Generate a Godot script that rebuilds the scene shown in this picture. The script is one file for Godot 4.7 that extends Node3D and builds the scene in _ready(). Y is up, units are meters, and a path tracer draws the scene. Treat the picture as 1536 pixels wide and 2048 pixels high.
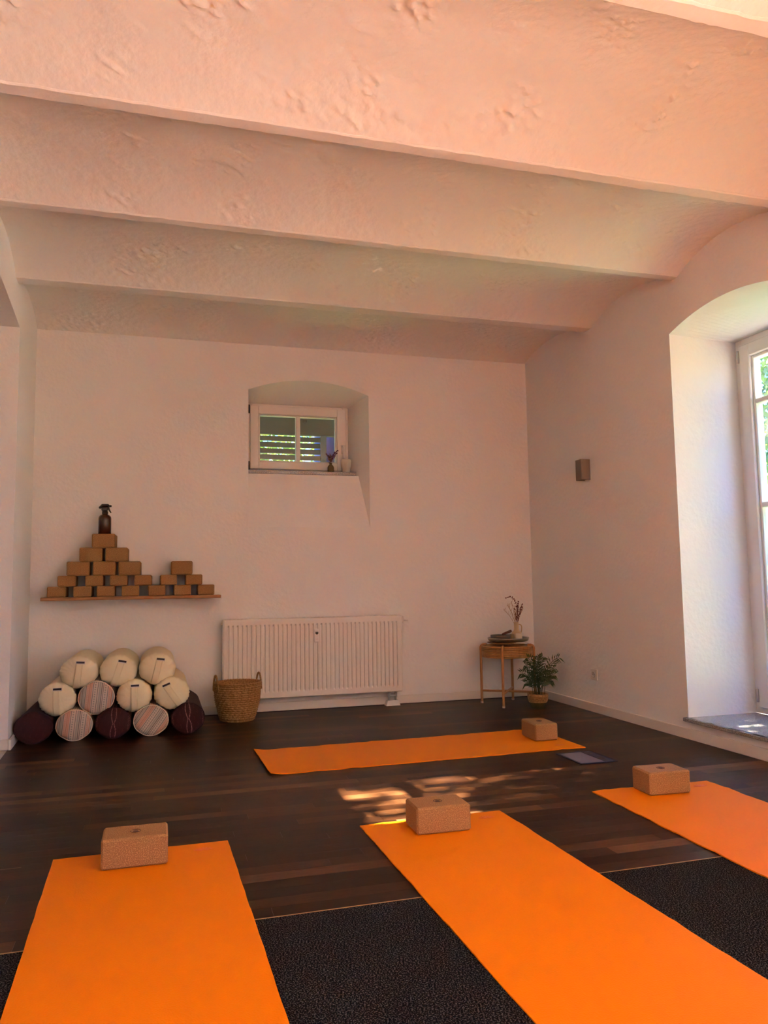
extends Node3D
# A vaulted yoga room. Right wall x = 0, back wall z = 0, floor y = 0; the camera looks towards -z.
const XL := -3.992          # left wall at the back corner
const SKEW := 0.031         # the left wall leans inwards a little
const HB := 2.86            # underside of the ceiling beams
const HW := 3.2             # wall height above the vaults
const ZR := 10.0             # rear wall
var M := {}
var rng := RandomNumberGenerator.new()
var taken := {}

# ---------------------------------------------------------------- basics
func lin(r: float, g: float, b: float) -> Color:
	return Color(r, g, b).linear_to_srgb()

func mk(r: float, g: float, b: float, rough := 0.8, metal := 0.0) -> StandardMaterial3D:
	var m := StandardMaterial3D.new()
	m.albedo_color = lin(r, g, b)
	m.roughness = rough
	m.metallic = metal
	return m

func ramp(stops: Array) -> Gradient:
	var g := Gradient.new()
	var o := PackedFloat32Array()
	var c := PackedColorArray()
	for s in stops:
		o.append(s[0])
		c.append(lin(s[1], s[2], s[3]))
	g.offsets = o
	g.colors = c
	return g

func ntex(freq: float, stops: Array, kind := FastNoiseLite.TYPE_SIMPLEX_SMOOTH, oct := 4, size := 512, sd := 1, tiled := true) -> NoiseTexture2D:
	var n := FastNoiseLite.new()
	n.noise_type = kind
	n.frequency = freq
	n.fractal_octaves = oct
	n.seed = sd
	var t := NoiseTexture2D.new()
	t.width = size
	t.height = size
	t.seamless = tiled
	t.noise = n
	if stops.size():
		t.color_ramp = ramp(stops)
	return t

func nbump(freq: float, strength: float, kind := FastNoiseLite.TYPE_SIMPLEX_SMOOTH, oct := 4, size := 512, sd := 2) -> NoiseTexture2D:
	var t := ntex(freq, [], kind, oct, size, sd)
	t.as_normal_map = true
	t.bump_strength = strength
	return t

func tri3(m: StandardMaterial3D, s: Vector3, world := true) -> void:
	m.uv1_triplanar = true
	m.uv1_world_triplanar = world
	m.uv1_scale = s

func numbered(n: String) -> String:
	taken[n] = taken.get(n, -1) + 1
	return n if taken[n] == 0 else "%s_%03d" % [n, taken[n]]

func tag(o: Node3D, label: String, category: String, group := "") -> void:
	o.set_meta("label", label)
	o.set_meta("category", category)
	if group:
		o.set_meta("group", group)

func thing(n: String, label: String, category: String, at: Vector3, turn := 0.0, group := "") -> Node3D:
	var o := Node3D.new()
	o.name = numbered(n)
	add_child(o)
	o.position = at
	o.rotation.y = turn
	tag(o, label, category, group)
	return o

func structure(n: String) -> Node3D:
	var o := Node3D.new()
	o.name = n
	o.set_meta("kind", "structure")
	add_child(o)
	return o

func begin() -> SurfaceTool:
	var st := SurfaceTool.new()
	st.begin(Mesh.PRIMITIVE_TRIANGLES)
	st.set_smooth_group(-1)
	return st

func part(n: String, st: SurfaceTool, m: Material, parent: Node, normals := true) -> MeshInstance3D:
	if normals:
		st.generate_normals()
	return inst(n, st.commit(), m, parent)

func inst(n: String, mesh: Mesh, m: Material, parent: Node) -> MeshInstance3D:
	var o := MeshInstance3D.new()
	o.mesh = mesh
	o.material_override = m
	o.name = n
	parent.add_child(o, true)
	return o

func tri(st: SurfaceTool, a: Vector3, b: Vector3, c: Vector3, hint: Vector3) -> void:
	if (c - a).cross(b - a).dot(hint) < 0.0:
		var t := b
		b = c
		c = t
	st.add_vertex(a)
	st.add_vertex(b)
	st.add_vertex(c)

func quad(st: SurfaceTool, a: Vector3, b: Vector3, c: Vector3, d: Vector3, hint: Vector3) -> void:
	tri(st, a, b, c, hint)
	tri(st, a, c, d, hint)

# box with chamfered edges
func box(st: SurfaceTool, c: Vector3, s: Vector3, b := 0.0, B := Basis()) -> void:
	st.set_smooth_group(-1)
	var h := s / 2.0
	b = minf(b, minf(h.x, minf(h.y, h.z)) * 0.9)
	var P := func(k: int, sx: float, sy: float, sz: float) -> Vector3:
		var p := Vector3(sx * (h.x - (0.0 if k == 0 else b)), sy * (h.y - (0.0 if k == 1 else b)), sz * (h.z - (0.0 if k == 2 else b)))
		return c + B * p
	for s1 in [-1.0, 1.0]:
		quad(st, P.call(0, s1, -1, -1), P.call(0, s1, 1, -1), P.call(0, s1, 1, 1), P.call(0, s1, -1, 1), B * Vector3(s1, 0, 0))
		quad(st, P.call(1, -1, s1, -1), P.call(1, 1, s1, -1), P.call(1, 1, s1, 1), P.call(1, -1, s1, 1), B * Vector3(0, s1, 0))
		quad(st, P.call(2, -1, -1, s1), P.call(2, 1, -1, s1), P.call(2, 1, 1, s1), P.call(2, -1, 1, s1), B * Vector3(0, 0, s1))
		if b > 0.0:
			for s2 in [-1.0, 1.0]:
				quad(st, P.call(0, s1, s2, -1), P.call(0, s1, s2, 1), P.call(1, s1, s2, 1), P.call(1, s1, s2, -1), B * Vector3(s1, s2, 0))
				quad(st, P.call(0, s1, -1, s2), P.call(0, s1, 1, s2), P.call(2, s1, 1, s2), P.call(2, s1, -1, s2), B * Vector3(s1, 0, s2))
				quad(st, P.call(1, -1, s1, s2), P.call(1, 1, s1, s2), P.call(2, 1, s1, s2), P.call(2, -1, s1, s2), B * Vector3(0, s1, s2))
				for s3 in [-1.0, 1.0]:
					tri(st, P.call(0, s1, s2, s3), P.call(1, s1, s2, s3), P.call(2, s1, s2, s3), B * Vector3(s1, s2, s3))

func bx(n: String, c: Vector3, s: Vector3, b: float, m: Material, parent: Node, B := Basis()) -> MeshInstance3D:
	var st := begin()
	box(st, c, s, b, B)
	return part(n, st, m, parent)

# a solid of revolution about y; prof holds (radius, height) from the bottom, following the outside
func lathe(st: SurfaceTool, c: Vector3, prof: Array, seg := 32, smooth := true, rx := 1.0, rz := 1.0) -> void:
	st.set_smooth_group(0 if smooth else -1)
	for i in prof.size() - 1:
		var p: Vector2 = prof[i]
		var q: Vector2 = prof[i + 1]
		for k in seg:
			var a := TAU * k / seg
			var b := TAU * (k + 1) / seg
			var d := q - p
			var mid := (a + b) / 2.0
			var hint := Vector3(cos(mid) * d.y, -d.x, sin(mid) * d.y)
			var p0 := c + Vector3(cos(a) * p.x * rx, p.y, sin(a) * p.x * rz)
			var p1 := c + Vector3(cos(b) * p.x * rx, p.y, sin(b) * p.x * rz)
			var q0 := c + Vector3(cos(a) * q.x * rx, q.y, sin(a) * q.x * rz)
			var q1 := c + Vector3(cos(b) * q.x * rx, q.y, sin(b) * q.x * rz)
			if p.x < 1e-5:
				tri(st, p0, q0, q1, hint)
			elif q.x < 1e-5:
				tri(st, p0, p1, q0, hint)
			else:
				quad(st, p0, p1, q1, q0, hint)

# a tube along points; r may be a number or an array
func tube(st: SurfaceTool, pts: Array, r, seg := 8, closed := false, caps := true) -> void:
	st.set_smooth_group(0)
	var n := pts.size()
	var rings := []
	var up := Vector3.UP
	for i in n:
		var a: Vector3 = pts[(i - 1 + n) % n] if closed else pts[maxi(i - 1, 0)]
		var b: Vector3 = pts[(i + 1) % n] if closed else pts[mini(i + 1, n - 1)]
		var t := (b - a).normalized()
		if i == 0:
			up = Vector3.UP if absf(t.y) < 0.9 else Vector3.RIGHT
		var s := t.cross(up).normalized()
		up = s.cross(t).normalized()
		var rr: float = r[i] if r is Array else r
		var ring := []
		for k in seg:
			var an := TAU * k / seg
			ring.append(pts[i] + (s * cos(an) + up * sin(an)) * rr)
		rings.append(ring)
	for i in (n if closed else n - 1):
		var j := (i + 1) % n
		for k in seg:
			var k2 := (k + 1) % seg
			var hint: Vector3 = (rings[i][k] + rings[i][k2]) / 2.0 - pts[i]
			quad(st, rings[i][k], rings[i][k2], rings[j][k2], rings[j][k], hint)
	if caps and not closed:
		for e in [0, n - 1]:
			var out: Vector3 = pts[e] - pts[1 if e == 0 else n - 2]
			for k in seg:
				tri(st, pts[e], rings[e][k], rings[e][(k + 1) % seg], out)

func ring_pts(c: Vector3, r: float, n: int) -> Array:
	var a := []
	for k in n:
		a.append(c + Vector3(cos(TAU * k / n) * r, 0, sin(TAU * k / n) * r))
	return a

func bez(a: Vector3, b: Vector3, c: Vector3, n: int) -> Array:
	var o := []
	for i in n + 1:
		var t := float(i) / n
		o.append(a.lerp(b, t).lerp(b.lerp(c, t), t))
	return o

func ellipsoid(st: SurfaceTool, c: Vector3, r: Vector3, seg := 8, rings := 5) -> void:
	var prof := []
	for i in rings + 1:
		var a := PI * i / rings
		prof.append(Vector2(sin(a) if i > 0 and i < rings else 0.0, -cos(a) * r.y))
	lathe(st, c, prof, seg, true, r.x, r.z)

# a wall with thickness and openings; F maps (u, v, w), w = 0 is the face in the room. A hole is a list of levels [depth, u0, u1, v0, spring, apex]
func wall(F: Transform3D, u0: float, u1: float, v1: float, thick: float, holes: Array) -> SurfaceTool:
	var st := begin()
	var N := 28
	var nf := F.basis * Vector3(0, 0, 1)
	for side in 2:
		var w := 0.0 if side == 0 else -thick
		var hint := nf if side == 0 else -nf
		var Q := func(a: float, b: float, c: float, d: float, e: float, f: float) -> void:  # u a..b, bottoms c (at a) .. d, tops e .. f
			quad(st, F * Vector3(a, c, w), F * Vector3(b, d, w), F * Vector3(b, f, w), F * Vector3(a, e, w), hint)
		var at := u0
		for h in holes:
			var l: Array = h[0] if side == 0 else h[-1]
			Q.call(at, l[1], 0.0, 0.0, v1, v1)
			if l[3] > 0.0:
				Q.call(l[1], l[2], 0.0, 0.0, l[3], l[3])
			for i in N:
				var a := float(i) / N
				var b := float(i + 1) / N
				Q.call(lerpf(l[1], l[2], a), lerpf(l[1], l[2], b), arch(l, a), arch(l, b), v1, v1)
			at = l[2]
		Q.call(at, u1, 0.0, 0.0, v1, v1)
	for h in holes:
		var levels: Array = h.duplicate()
		var last: Array = h[-1].duplicate()
		last[0] = thick
		levels.append(last)
		for k in levels.size() - 1:
			var a := outline(levels[k], N)
			var b := outline(levels[k + 1], N)
			var mid := Vector3((levels[k][1] + levels[k][2]) / 2.0, (levels[k][3] + levels[k][4]) / 2.0, 0)
			for i in a.size():
				var j := (i + 1) % a.size()
				var hint: Vector3 = F.basis * (mid - (a[i] + a[j]) / 2.0)
				quad(st, F * a[i], F * a[j], F * b[j], F * b[i], hint)
	quad(st, F * Vector3(u0, v1, 0), F * Vector3(u1, v1, 0), F * Vector3(u1, v1, -thick), F * Vector3(u0, v1, -thick), Vector3.UP)
	quad(st, F * Vector3(u0, 0, 0), F * Vector3(u1, 0, 0), F * Vector3(u1, 0, -thick), F * Vector3(u0, 0, -thick), Vector3.DOWN)
	for u in [u0, u1]:
		quad(st, F * Vector3(u, 0, 0), F * Vector3(u, v1, 0), F * Vector3(u, v1, -thick), F * Vector3(u, 0, -thick), F.basis * Vector3(1 if u == u1 else -1, 0, 0))
	return st

func arch(l: Array, t: float) -> float:
	return l[4] + (l[5] - l[4]) * (1.0 - (2.0 * t - 1.0) ** 2)

func outline(l: Array, n: int) -> Array:
	var o := [Vector3(l[1], l[3], -l[0]), Vector3(l[2], l[3], -l[0])]
	for i in n + 1:
		var t := 1.0 - float(i) / n
		o.append(Vector3(lerpf(l[1], l[2], t), arch(l, t), -l[0]))
	return o

# ---------------------------------------------------------------- the scene
func _ready() -> void:
	rng.seed = 7
	camera_and_light()
	materials()
	shell()
	windows()
	outside()
	mats_and_blocks()
	shelf()
	bolsters()
	radiator()
	basket()
	side_table()
	palm()
	small_things()

func camera_and_light() -> void:
	var cam := Camera3D.new()
	cam.name = "camera"
	cam.fov = rad_to_deg(2.0 * atan(1024.0 / 1541.4))
	cam.position = Vector3(-3.1043, 0.9613, 6.07)
	cam.rotation = Vector3(0.09346, -0.28505, -0.01487)
	cam.near = 0.02
	cam.current = true
	add_child(cam)
	var env := Environment.new()
	env.background_mode = Environment.BG_SKY
	var sky := Sky.new()
	var sm := ProceduralSkyMaterial.new()
	sm.sky_top_color = Color(0.20, 0.46, 0.96)
	sm.sky_horizon_color = Color(0.48, 0.75, 1.0)
	sm.ground_bottom_color = Color(0.35, 0.33, 0.28)
	sm.ground_horizon_color = Color(0.55, 0.55, 0.5)
	sm.sun_angle_max = 1.0
	sky.sky_material = sm
	env.sky = sky
	env.background_energy_multiplier = 2.15
	env.tonemap_mode = Environment.TONE_MAPPER_LINEAR
	env.tonemap_exposure = 5.35
	env.sdfgi_enabled = true
	env.ssao_enabled = true
	env.ssil_enabled = true
	var we := WorldEnvironment.new()
	we.name = "world_environment"
	we.environment = env
	add_child(we)
	var sun := DirectionalLight3D.new()
	sun.name = "sun"
	sun.light_color = Color(1.0, 0.96, 0.90)
	sun.light_energy = 18.0
	sun.light_angular_distance = 0.53
	sun.shadow_enabled = true
	add_child(sun)
	sun.look_at_from_position(Vector3.ZERO, Vector3(-1.0, -0.835, 0.09))

func materials() -> void:
	var w := mk(0.88, 0.86, 0.83, 0.92)
	w.normal_enabled = true
	w.normal_texture = nbump(0.02, 5.0, FastNoiseLite.TYPE_SIMPLEX_SMOOTH, 5)
	w.normal_scale = 0.35
	tri3(w, Vector3(2.2, 2.2, 2.2))
	M.wall = w
	var c := mk(0.88, 0.86, 0.83, 0.93)
	c.normal_enabled = true
	c.normal_texture = nbump(0.02, 6.0, FastNoiseLite.TYPE_SIMPLEX_SMOOTH, 5, 512, 5)
	c.normal_scale = 0.45
	tri3(c, Vector3(1.3, 1.3, 1.3))
	M.ceiling = c
	M.white = mk(0.80, 0.75, 0.68, 0.45)
	M.frame = mk(0.82, 0.78, 0.72, 0.4)
	M.enamel = mk(0.82, 0.77, 0.70, 0.35)
	M.steel = mk(0.5, 0.48, 0.45, 0.35, 0.9)
	M.dark = mk(0.012, 0.011, 0.011, 0.5)
	M.black = mk(0.008, 0.007, 0.008, 0.4)
	# dark strip floor
	var grain := ntex(0.02, [[0.0, 0.40, 0.36, 0.32], [0.5, 0.78, 0.76, 0.74], [1.0, 1.0, 1.0, 1.0]], FastNoiseLite.TYPE_SIMPLEX_SMOOTH, 5, 512, 11)
	var gb := nbump(0.03, 2.0, FastNoiseLite.TYPE_SIMPLEX_SMOOTH, 4, 512, 12)
	M.strips = []
	for t in [[0.036, 0.0125, 0.0042], [0.046, 0.0170, 0.0060], [0.025, 0.0090, 0.0032], [0.085, 0.0340, 0.0125], [0.039, 0.0145, 0.0054], [0.150, 0.0720, 0.0300], [0.021, 0.0078, 0.0030]]:
		var m := mk(t[0], t[1], t[2], 0.32)
		m.metallic_specular = 0.20
		m.albedo_texture = grain
		m.normal_enabled = true
		m.normal_texture = gb
		m.normal_scale = 0.15
		tri3(m, Vector3(0.7, 3.0, 14.0))
		m.uv1_offset = Vector3(t[0] * 37.0, 0, t[1] * 91.0)
		M.strips.append(m)
	M.groove = mk(0.012, 0.008, 0.006, 0.8)
	# needle felt carpet
	var cp := mk(0.8, 0.8, 0.8, 0.98)
	cp.metallic_specular = 0.1
	cp.albedo_texture = ntex(0.11, [[0.0, 0.004, 0.005, 0.006], [0.48, 0.009, 0.010, 0.0115], [0.60, 0.020, 0.021, 0.022], [0.74, 0.085, 0.082, 0.080], [1.0, 0.22, 0.21, 0.20]], FastNoiseLite.TYPE_SIMPLEX, 3, 1024, 21, false)
	cp.normal_enabled = true
	cp.normal_texture = nbump(0.11, 6.0, FastNoiseLite.TYPE_SIMPLEX, 3, 1024, 21)
	cp.normal_texture.seamless = false
	cp.normal_scale = 0.35
	tri3(cp, Vector3(1.35, 1.35, 1.35))
	M.carpet = cp
	# orange mats
	var mt := mk(0.80, 0.205, 0.002, 0.5)
	mt.metallic_specular = 0.22
	mt.rim_enabled = true
	mt.rim = 0.4
	mt.rim_tint = 0.9
	mt.normal_enabled = true
	mt.normal_texture = nbump(0.11, 3.0, FastNoiseLite.TYPE_CELLULAR, 1, 512, 31)
	mt.normal_scale = 0.25
	tri3(mt, Vector3(3.5, 3.5, 3.5), false)
	M.mat = mt
	var mm := mk(0.80, 0.16, 0.014, 0.5)
	M.mat_mark = mm
	# cork
	var ck := mk(1, 1, 1, 0.86)
	ck.albedo_texture = ntex(0.13, [[0.0, 0.14, 0.062, 0.018], [0.35, 0.31, 0.155, 0.052], [0.6, 0.43, 0.235, 0.085], [1.0, 0.57, 0.35, 0.15]], FastNoiseLite.TYPE_CELLULAR, 2, 512, 41, false)
	ck.normal_enabled = true
	ck.normal_texture = nbump(0.13, 4.0, FastNoiseLite.TYPE_CELLULAR, 2, 512, 41)
	ck.normal_scale = 0.4
	tri3(ck, Vector3(4.5, 4.5, 4.5), false)
	M.cork = ck
	M.stamp = mk(0.07, 0.03, 0.014, 0.8)
	# woods
	var pine := mk(1, 1, 1, 0.55)
	pine.albedo_texture = ntex(0.015, [[0.0, 0.20, 0.085, 0.028], [0.5, 0.38, 0.18, 0.065], [1.0, 0.50, 0.27, 0.11]], FastNoiseLite.TYPE_SIMPLEX_SMOOTH, 5, 512, 51)
	tri3(pine, Vector3(0.6, 8.0, 8.0))
	M.pine = pine
	var rat := mk(1, 1, 1, 0.5)
	rat.albedo_texture = ntex(0.03, [[0.0, 0.36, 0.17, 0.05], [0.5, 0.50, 0.26, 0.085], [1.0, 0.60, 0.34, 0.13]], FastNoiseLite.TYPE_SIMPLEX_SMOOTH, 4, 256, 52)
	tri3(rat, Vector3(4, 2, 4), false)
	M.rattan = rat
	M.bentwood = mk(0.46, 0.225, 0.08, 0.5)
	var wk := mk(1, 1, 1, 0.75)
	wk.albedo_texture = ntex(0.05, [[0.0, 0.16, 0.075, 0.022], [0.5, 0.36, 0.19, 0.065], [1.0, 0.52, 0.31, 0.13]], FastNoiseLite.TYPE_SIMPLEX, 4, 256, 53)
	tri3(wk, Vector3(5, 5, 5), false)
	M.wicker = wk
	# fabrics
	var cr := mk(0.88, 0.78, 0.53, 0.9)
	cr.normal_enabled = true
	cr.normal_texture = nbump(0.02, 5.0, FastNoiseLite.TYPE_SIMPLEX_SMOOTH, 4, 512, 61)
	cr.normal_scale = 0.35
	tri3(cr, Vector3(2.5, 2.5, 2.5), false)
	M.cream = cr
	M.strap = mk(0.84, 0.73, 0.48, 0.9)
	M.piping = mk(0.70, 0.58, 0.45, 0.9)
	var sp := mk(1, 1, 1, 0.92)
	sp.albedo_texture = ImageTexture.create_from_image(stripe_print())
	M.stripe = sp
	var ma := mk(1, 1, 1, 0.9)
	ma.albedo_texture = ImageTexture.create_from_image(ikat_print(1))
	M.maroon = ma
	var mb := mk(1, 1, 1, 0.9)
	mb.albedo_texture = ImageTexture.create_from_image(ikat_print(0))
	M.maroon_plain = mb
	M.label_white = mk(0.75, 0.70, 0.62, 0.8)
	M.label_black = mk(0.02, 0.012, 0.015, 0.6)
	# stones and glass
	var gr := mk(1, 1, 1, 0.14)
	gr.albedo_texture = ntex(0.09, [[0.0, 0.10, 0.10, 0.095], [0.45, 0.25, 0.25, 0.24], [0.7, 0.42, 0.42, 0.41], [1.0, 0.62, 0.62, 0.6]], FastNoiseLite.TYPE_SIMPLEX, 4, 512, 71)
	tri3(gr, Vector3(2.5, 2.5, 2.5))
	M.granite = gr
	var gl := StandardMaterial3D.new()
	gl.albedo_color = Color(0.96, 0.98, 0.98, 0.06)
	gl.transparency = BaseMaterial3D.TRANSPARENCY_ALPHA
	gl.roughness = 0.02
	M.glass = gl
	var am := mk(0.055, 0.016, 0.004, 0.08)
	M.amber = am

# flat print of the striped cushion ends: plain bands, thin lines and rows of beads
func stripe_print() -> Image:
	var im := Image.create(256, 256, false, Image.FORMAT_RGB8)
	var cream := lin(0.62, 0.52, 0.44)
	var rust := lin(0.50, 0.19, 0.10)
	var pink := lin(0.60, 0.33, 0.24)
	var grey := lin(0.20, 0.19, 0.17)
	var pale := lin(0.40, 0.37, 0.33)
	im.fill(cream)
	var bands := [[0, 22, rust], [22, 10, pale], [34, 5, grey], [40, 12, pale], [54, 5, grey], [62, 14, pink], [78, 4, rust], [84, 12, pink], [100, 4, grey], [130, 4, grey], [140, 12, pale], [155, 6, grey], [166, 4, grey], [196, 4, grey], [204, 14, pink], [222, 5, rust], [230, 12, pale], [246, 5, grey]]
	for b in bands:
		im.fill_rect(Rect2i(b[0], 0, b[1], 256), b[2])
	for x0 in [115, 181]:
		for k in 16:
			for y in range(-6, 7):
				var hw: int = 6 - absi(y)
				im.fill_rect(Rect2i(x0 - hw, k * 16 + 8 + y, 2 * hw + 1, 1), pale)
				if absi(y) < 3:
					im.fill_rect(Rect2i(x0 - 2 + absi(y), k * 16 + 8 + y, 5 - 2 * absi(y), 1), grey)
	for k in 22:
		im.fill_rect(Rect2i(68, k * 12 + 2, 3, 6), cream)
		im.fill_rect(Rect2i(209, k * 12 + 2, 3, 6), cream)
	return im

# flat print of the maroon cushion ends: faint spots and, if wanted, a pale feathered figure in the middle
func ikat_print(figure: int) -> Image:
	var im := Image.create(256, 256, false, Image.FORMAT_RGB8)
	var r := RandomNumberGenerator.new()
	r.seed = 5 + figure
	im.fill(lin(0.034, 0.0045, 0.0065))
	for i in 40:
		var x := (i % 7) * 38 + ((i / 7) % 2) * 19
		var y := (i / 7) * 42 + r.randi_range(-4, 4)
		for k in 9:
			im.fill_rect(Rect2i(x + r.randi_range(-4, 4), y + k * 3 - 12, r.randi_range(2, 5), 2), lin(0.085, 0.018, 0.022))
	if figure:
		for y in 256:
			var t := absf(sin(y * PI / 128.0))
			for s in [-1, 1]:
				var x := 128 + int(s * (4 + 13 * t) + r.randf_range(-2, 2))
				im.fill_rect(Rect2i(x, y, r.randi_range(2, 6), 1), lin(0.42, 0.22, 0.20) if r.randf() < 0.8 else lin(0.12, 0.03, 0.03))
			if r.randf() < 0.5:
				for xx in [20, 226]:
					im.fill_rect(Rect2i(xx + r.randi_range(-6, 6), y, r.randi_range(2, 8), 1), lin(0.26, 0.12, 0.11))
	return im

# ---------------------------------------------------------------- room shell
func lump(n1: FastNoiseLite, n2: FastNoiseLite, n3: FastNoiseLite, x: float, z: float) -> float:
	var patch := smoothstep(0.05, 0.45, n3.get_noise_2d(x, z))
	var k := smoothstep(0.12, 0.5, n2.get_noise_2d(x, z))
	return n1.get_noise_2d(x, z) * 0.004 + k * (0.002 + 0.009 * patch)

func shell() -> void:
	# back wall with its small sloping window niche
	var FB := Transform3D(Basis(), Vector3.ZERO)
	var st := wall(FB, XL - 0.9, 0.6, HW, 0.5, [[[0.0, -2.434, -1.445, 1.424, 2.522, 2.620], [0.14, -2.434, -1.503, 1.868, 2.502, 2.560], [0.30, -2.434, -1.550, 1.868, 2.480, 2.482]]])
	part("wall_back", st, M.wall, self).set_meta("kind", "structure")
	# right wall, u runs towards the camera
	var FR := Transform3D(Basis(Vector3(0, 0, 1), Vector3.UP, Vector3(-1, 0, 0)), Vector3.ZERO)
	var holes := []
	for p in [[1.994, 0.921], [5.75, 1.4], [7.85, 1.4]]:
		holes.append([[0.0, p[0], p[0] + p[1], 0.106, 2.520, 2.594], [0.5, p[0], p[0] + p[1], 0.106, 2.500, 2.502]])
	st = wall(FR, 0.0, ZR, HW, 0.6, holes)
	part("wall_right", st, M.wall, self).set_meta("kind", "structure")
	# left wall with the wide low arch into the next room
	var u := Vector3(SKEW, 0, 1).normalized()
	var FL := Transform3D(Basis(-u, Vector3.UP, Vector3(u.z, 0, -u.x)), Vector3(XL, 0, 0))
	st = wall(FL, -ZR - 0.3, 0.0, HW, 0.62, [[[0.0, -3.9, -0.87, 0.0, 2.615, 2.66]]])
	part("wall_left", st, M.wall, self).set_meta("kind", "structure")
	bx("wall_rear", Vector3(-1.9, HW / 2, ZR + 0.2), Vector3(5.4, HW, 0.4), 0, M.wall, self).set_meta("kind", "structure")
	# the next room beyond the arch
	var nx := structure("wall_side_room")
	bx("end_wall", Vector3(-6.3, HW / 2, 2.4), Vector3(0.2, HW, 5.2), 0, M.wall, nx)
	bx("end_wall", Vector3(-5.4, HW / 2, 0.2), Vector3(1.7, HW, 0.3), 0, M.wall, nx)
	bx("end_wall", Vector3(-5.4, HW / 2, 4.7), Vector3(1.7, HW, 0.3), 0, M.wall, nx)
	floor_and_carpet()
	ceiling()
	# baseboards
	var st2 := begin()
	box(st2, Vector3(XL / 2, 0.0325, 0.0075), Vector3(-XL, 0.065, 0.015), 0.003)
	part("baseboard_back", st2, M.white, self).set_meta("kind", "structure")
	st2 = begin()
	box(st2, Vector3(-0.0075, 0.0325, ZR / 2 + 0.008), Vector3(0.015, 0.065, ZR - 0.02), 0.003)
	part("baseboard_right", st2, M.white, self).set_meta("kind", "structure")
	st2 = begin()
	var B := Basis(Vector3.UP, atan2(SKEW, 1.0))
	box(st2, Vector3(XL + 0.014 + SKEW * 0.44, 0.0325, 0.447), Vector3(0.016, 0.065, 0.875), 0.003, B)
	box(st2, Vector3(XL + 0.0 + SKEW * 0.87 - 0.29, 0.0325, 0.877), Vector3(0.62, 0.065, 0.016), 0.003, B)
	part("baseboard_left", st2, M.white, self).set_meta("kind", "structure")

func floor_and_carpet() -> void:
	var fl := structure("floor")
	bx("screed", Vector3(-2.9, -0.07, 4.9), Vector3(7.2, 0.10, 10.8), 0, M.groove, fl)
	var rows := []
	var wz := 0.0705
	var n := 52
	for i in n:
		var z1 := 3.722 - i * wz
		var x := -4.55 + rng.randf() * 0.5
		if i > 38:
			x = -4.0
		while x < -0.001:
			var L := rng.randf_range(0.42, 1.05)
			var x2 := minf(x + L, 0.0)
			if x2 > -0.15:
				x2 = 0.0
			rows.append([z1 - wz / 2, maxf(x, -4.6), x2, rng.randi()])
			x = x2
	var shared := {}
	var rest := begin()
	var weights := [0, 0, 1, 1, 2, 2, 4, 4, 3, 3, 6, 6, 5]
	for i in rows.size():
		var r: Array = rows[i]
		var c := Vector3((r[1] + r[2]) / 2, -0.008, r[0])
		var s := Vector3(r[2] - r[1] - 0.0007, 0.016, wz - 0.0006)
		if i < 296:
			bx("floor_strip", c, s, 0.0, M.strips[weights[int(r[3]) % weights.size()]], fl)
		else:
			var key: int = weights[int(r[3]) % weights.size()]
			if not shared.has(key):
				shared[key] = begin()
			box(shared[key], c, s)
	var far := Node3D.new()
	far.name = "far_floor_strips"
	fl.add_child(far)
	for k in shared:
		part("floor_strip_rows", shared[k], M.strips[k], far).set_meta("kind", "stuff")
	bx("side_room_floor", Vector3(-5.4, -0.008, 2.4), Vector3(1.6, 0.015, 4.6), 0, M.strips[0], fl)
	bx("joint_line", Vector3(-3.76, 0.0001, 3.043), Vector3(0.42, 0.0008, 0.0022), 0, mk(0.22, 0.14, 0.08, 0.5), fl)
	bx("carpet", Vector3(-2.0, -0.0065, 6.875), Vector3(4.2, 0.017, 6.29), 0.001, M.carpet, fl)
	bx("carpet_edge_trim", Vector3(-2.0, -0.003, 3.7265), Vector3(4.2, 0.010, 0.007), 0.001, mk(0.34, 0.21, 0.09, 0.35, 0.6), fl)

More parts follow.
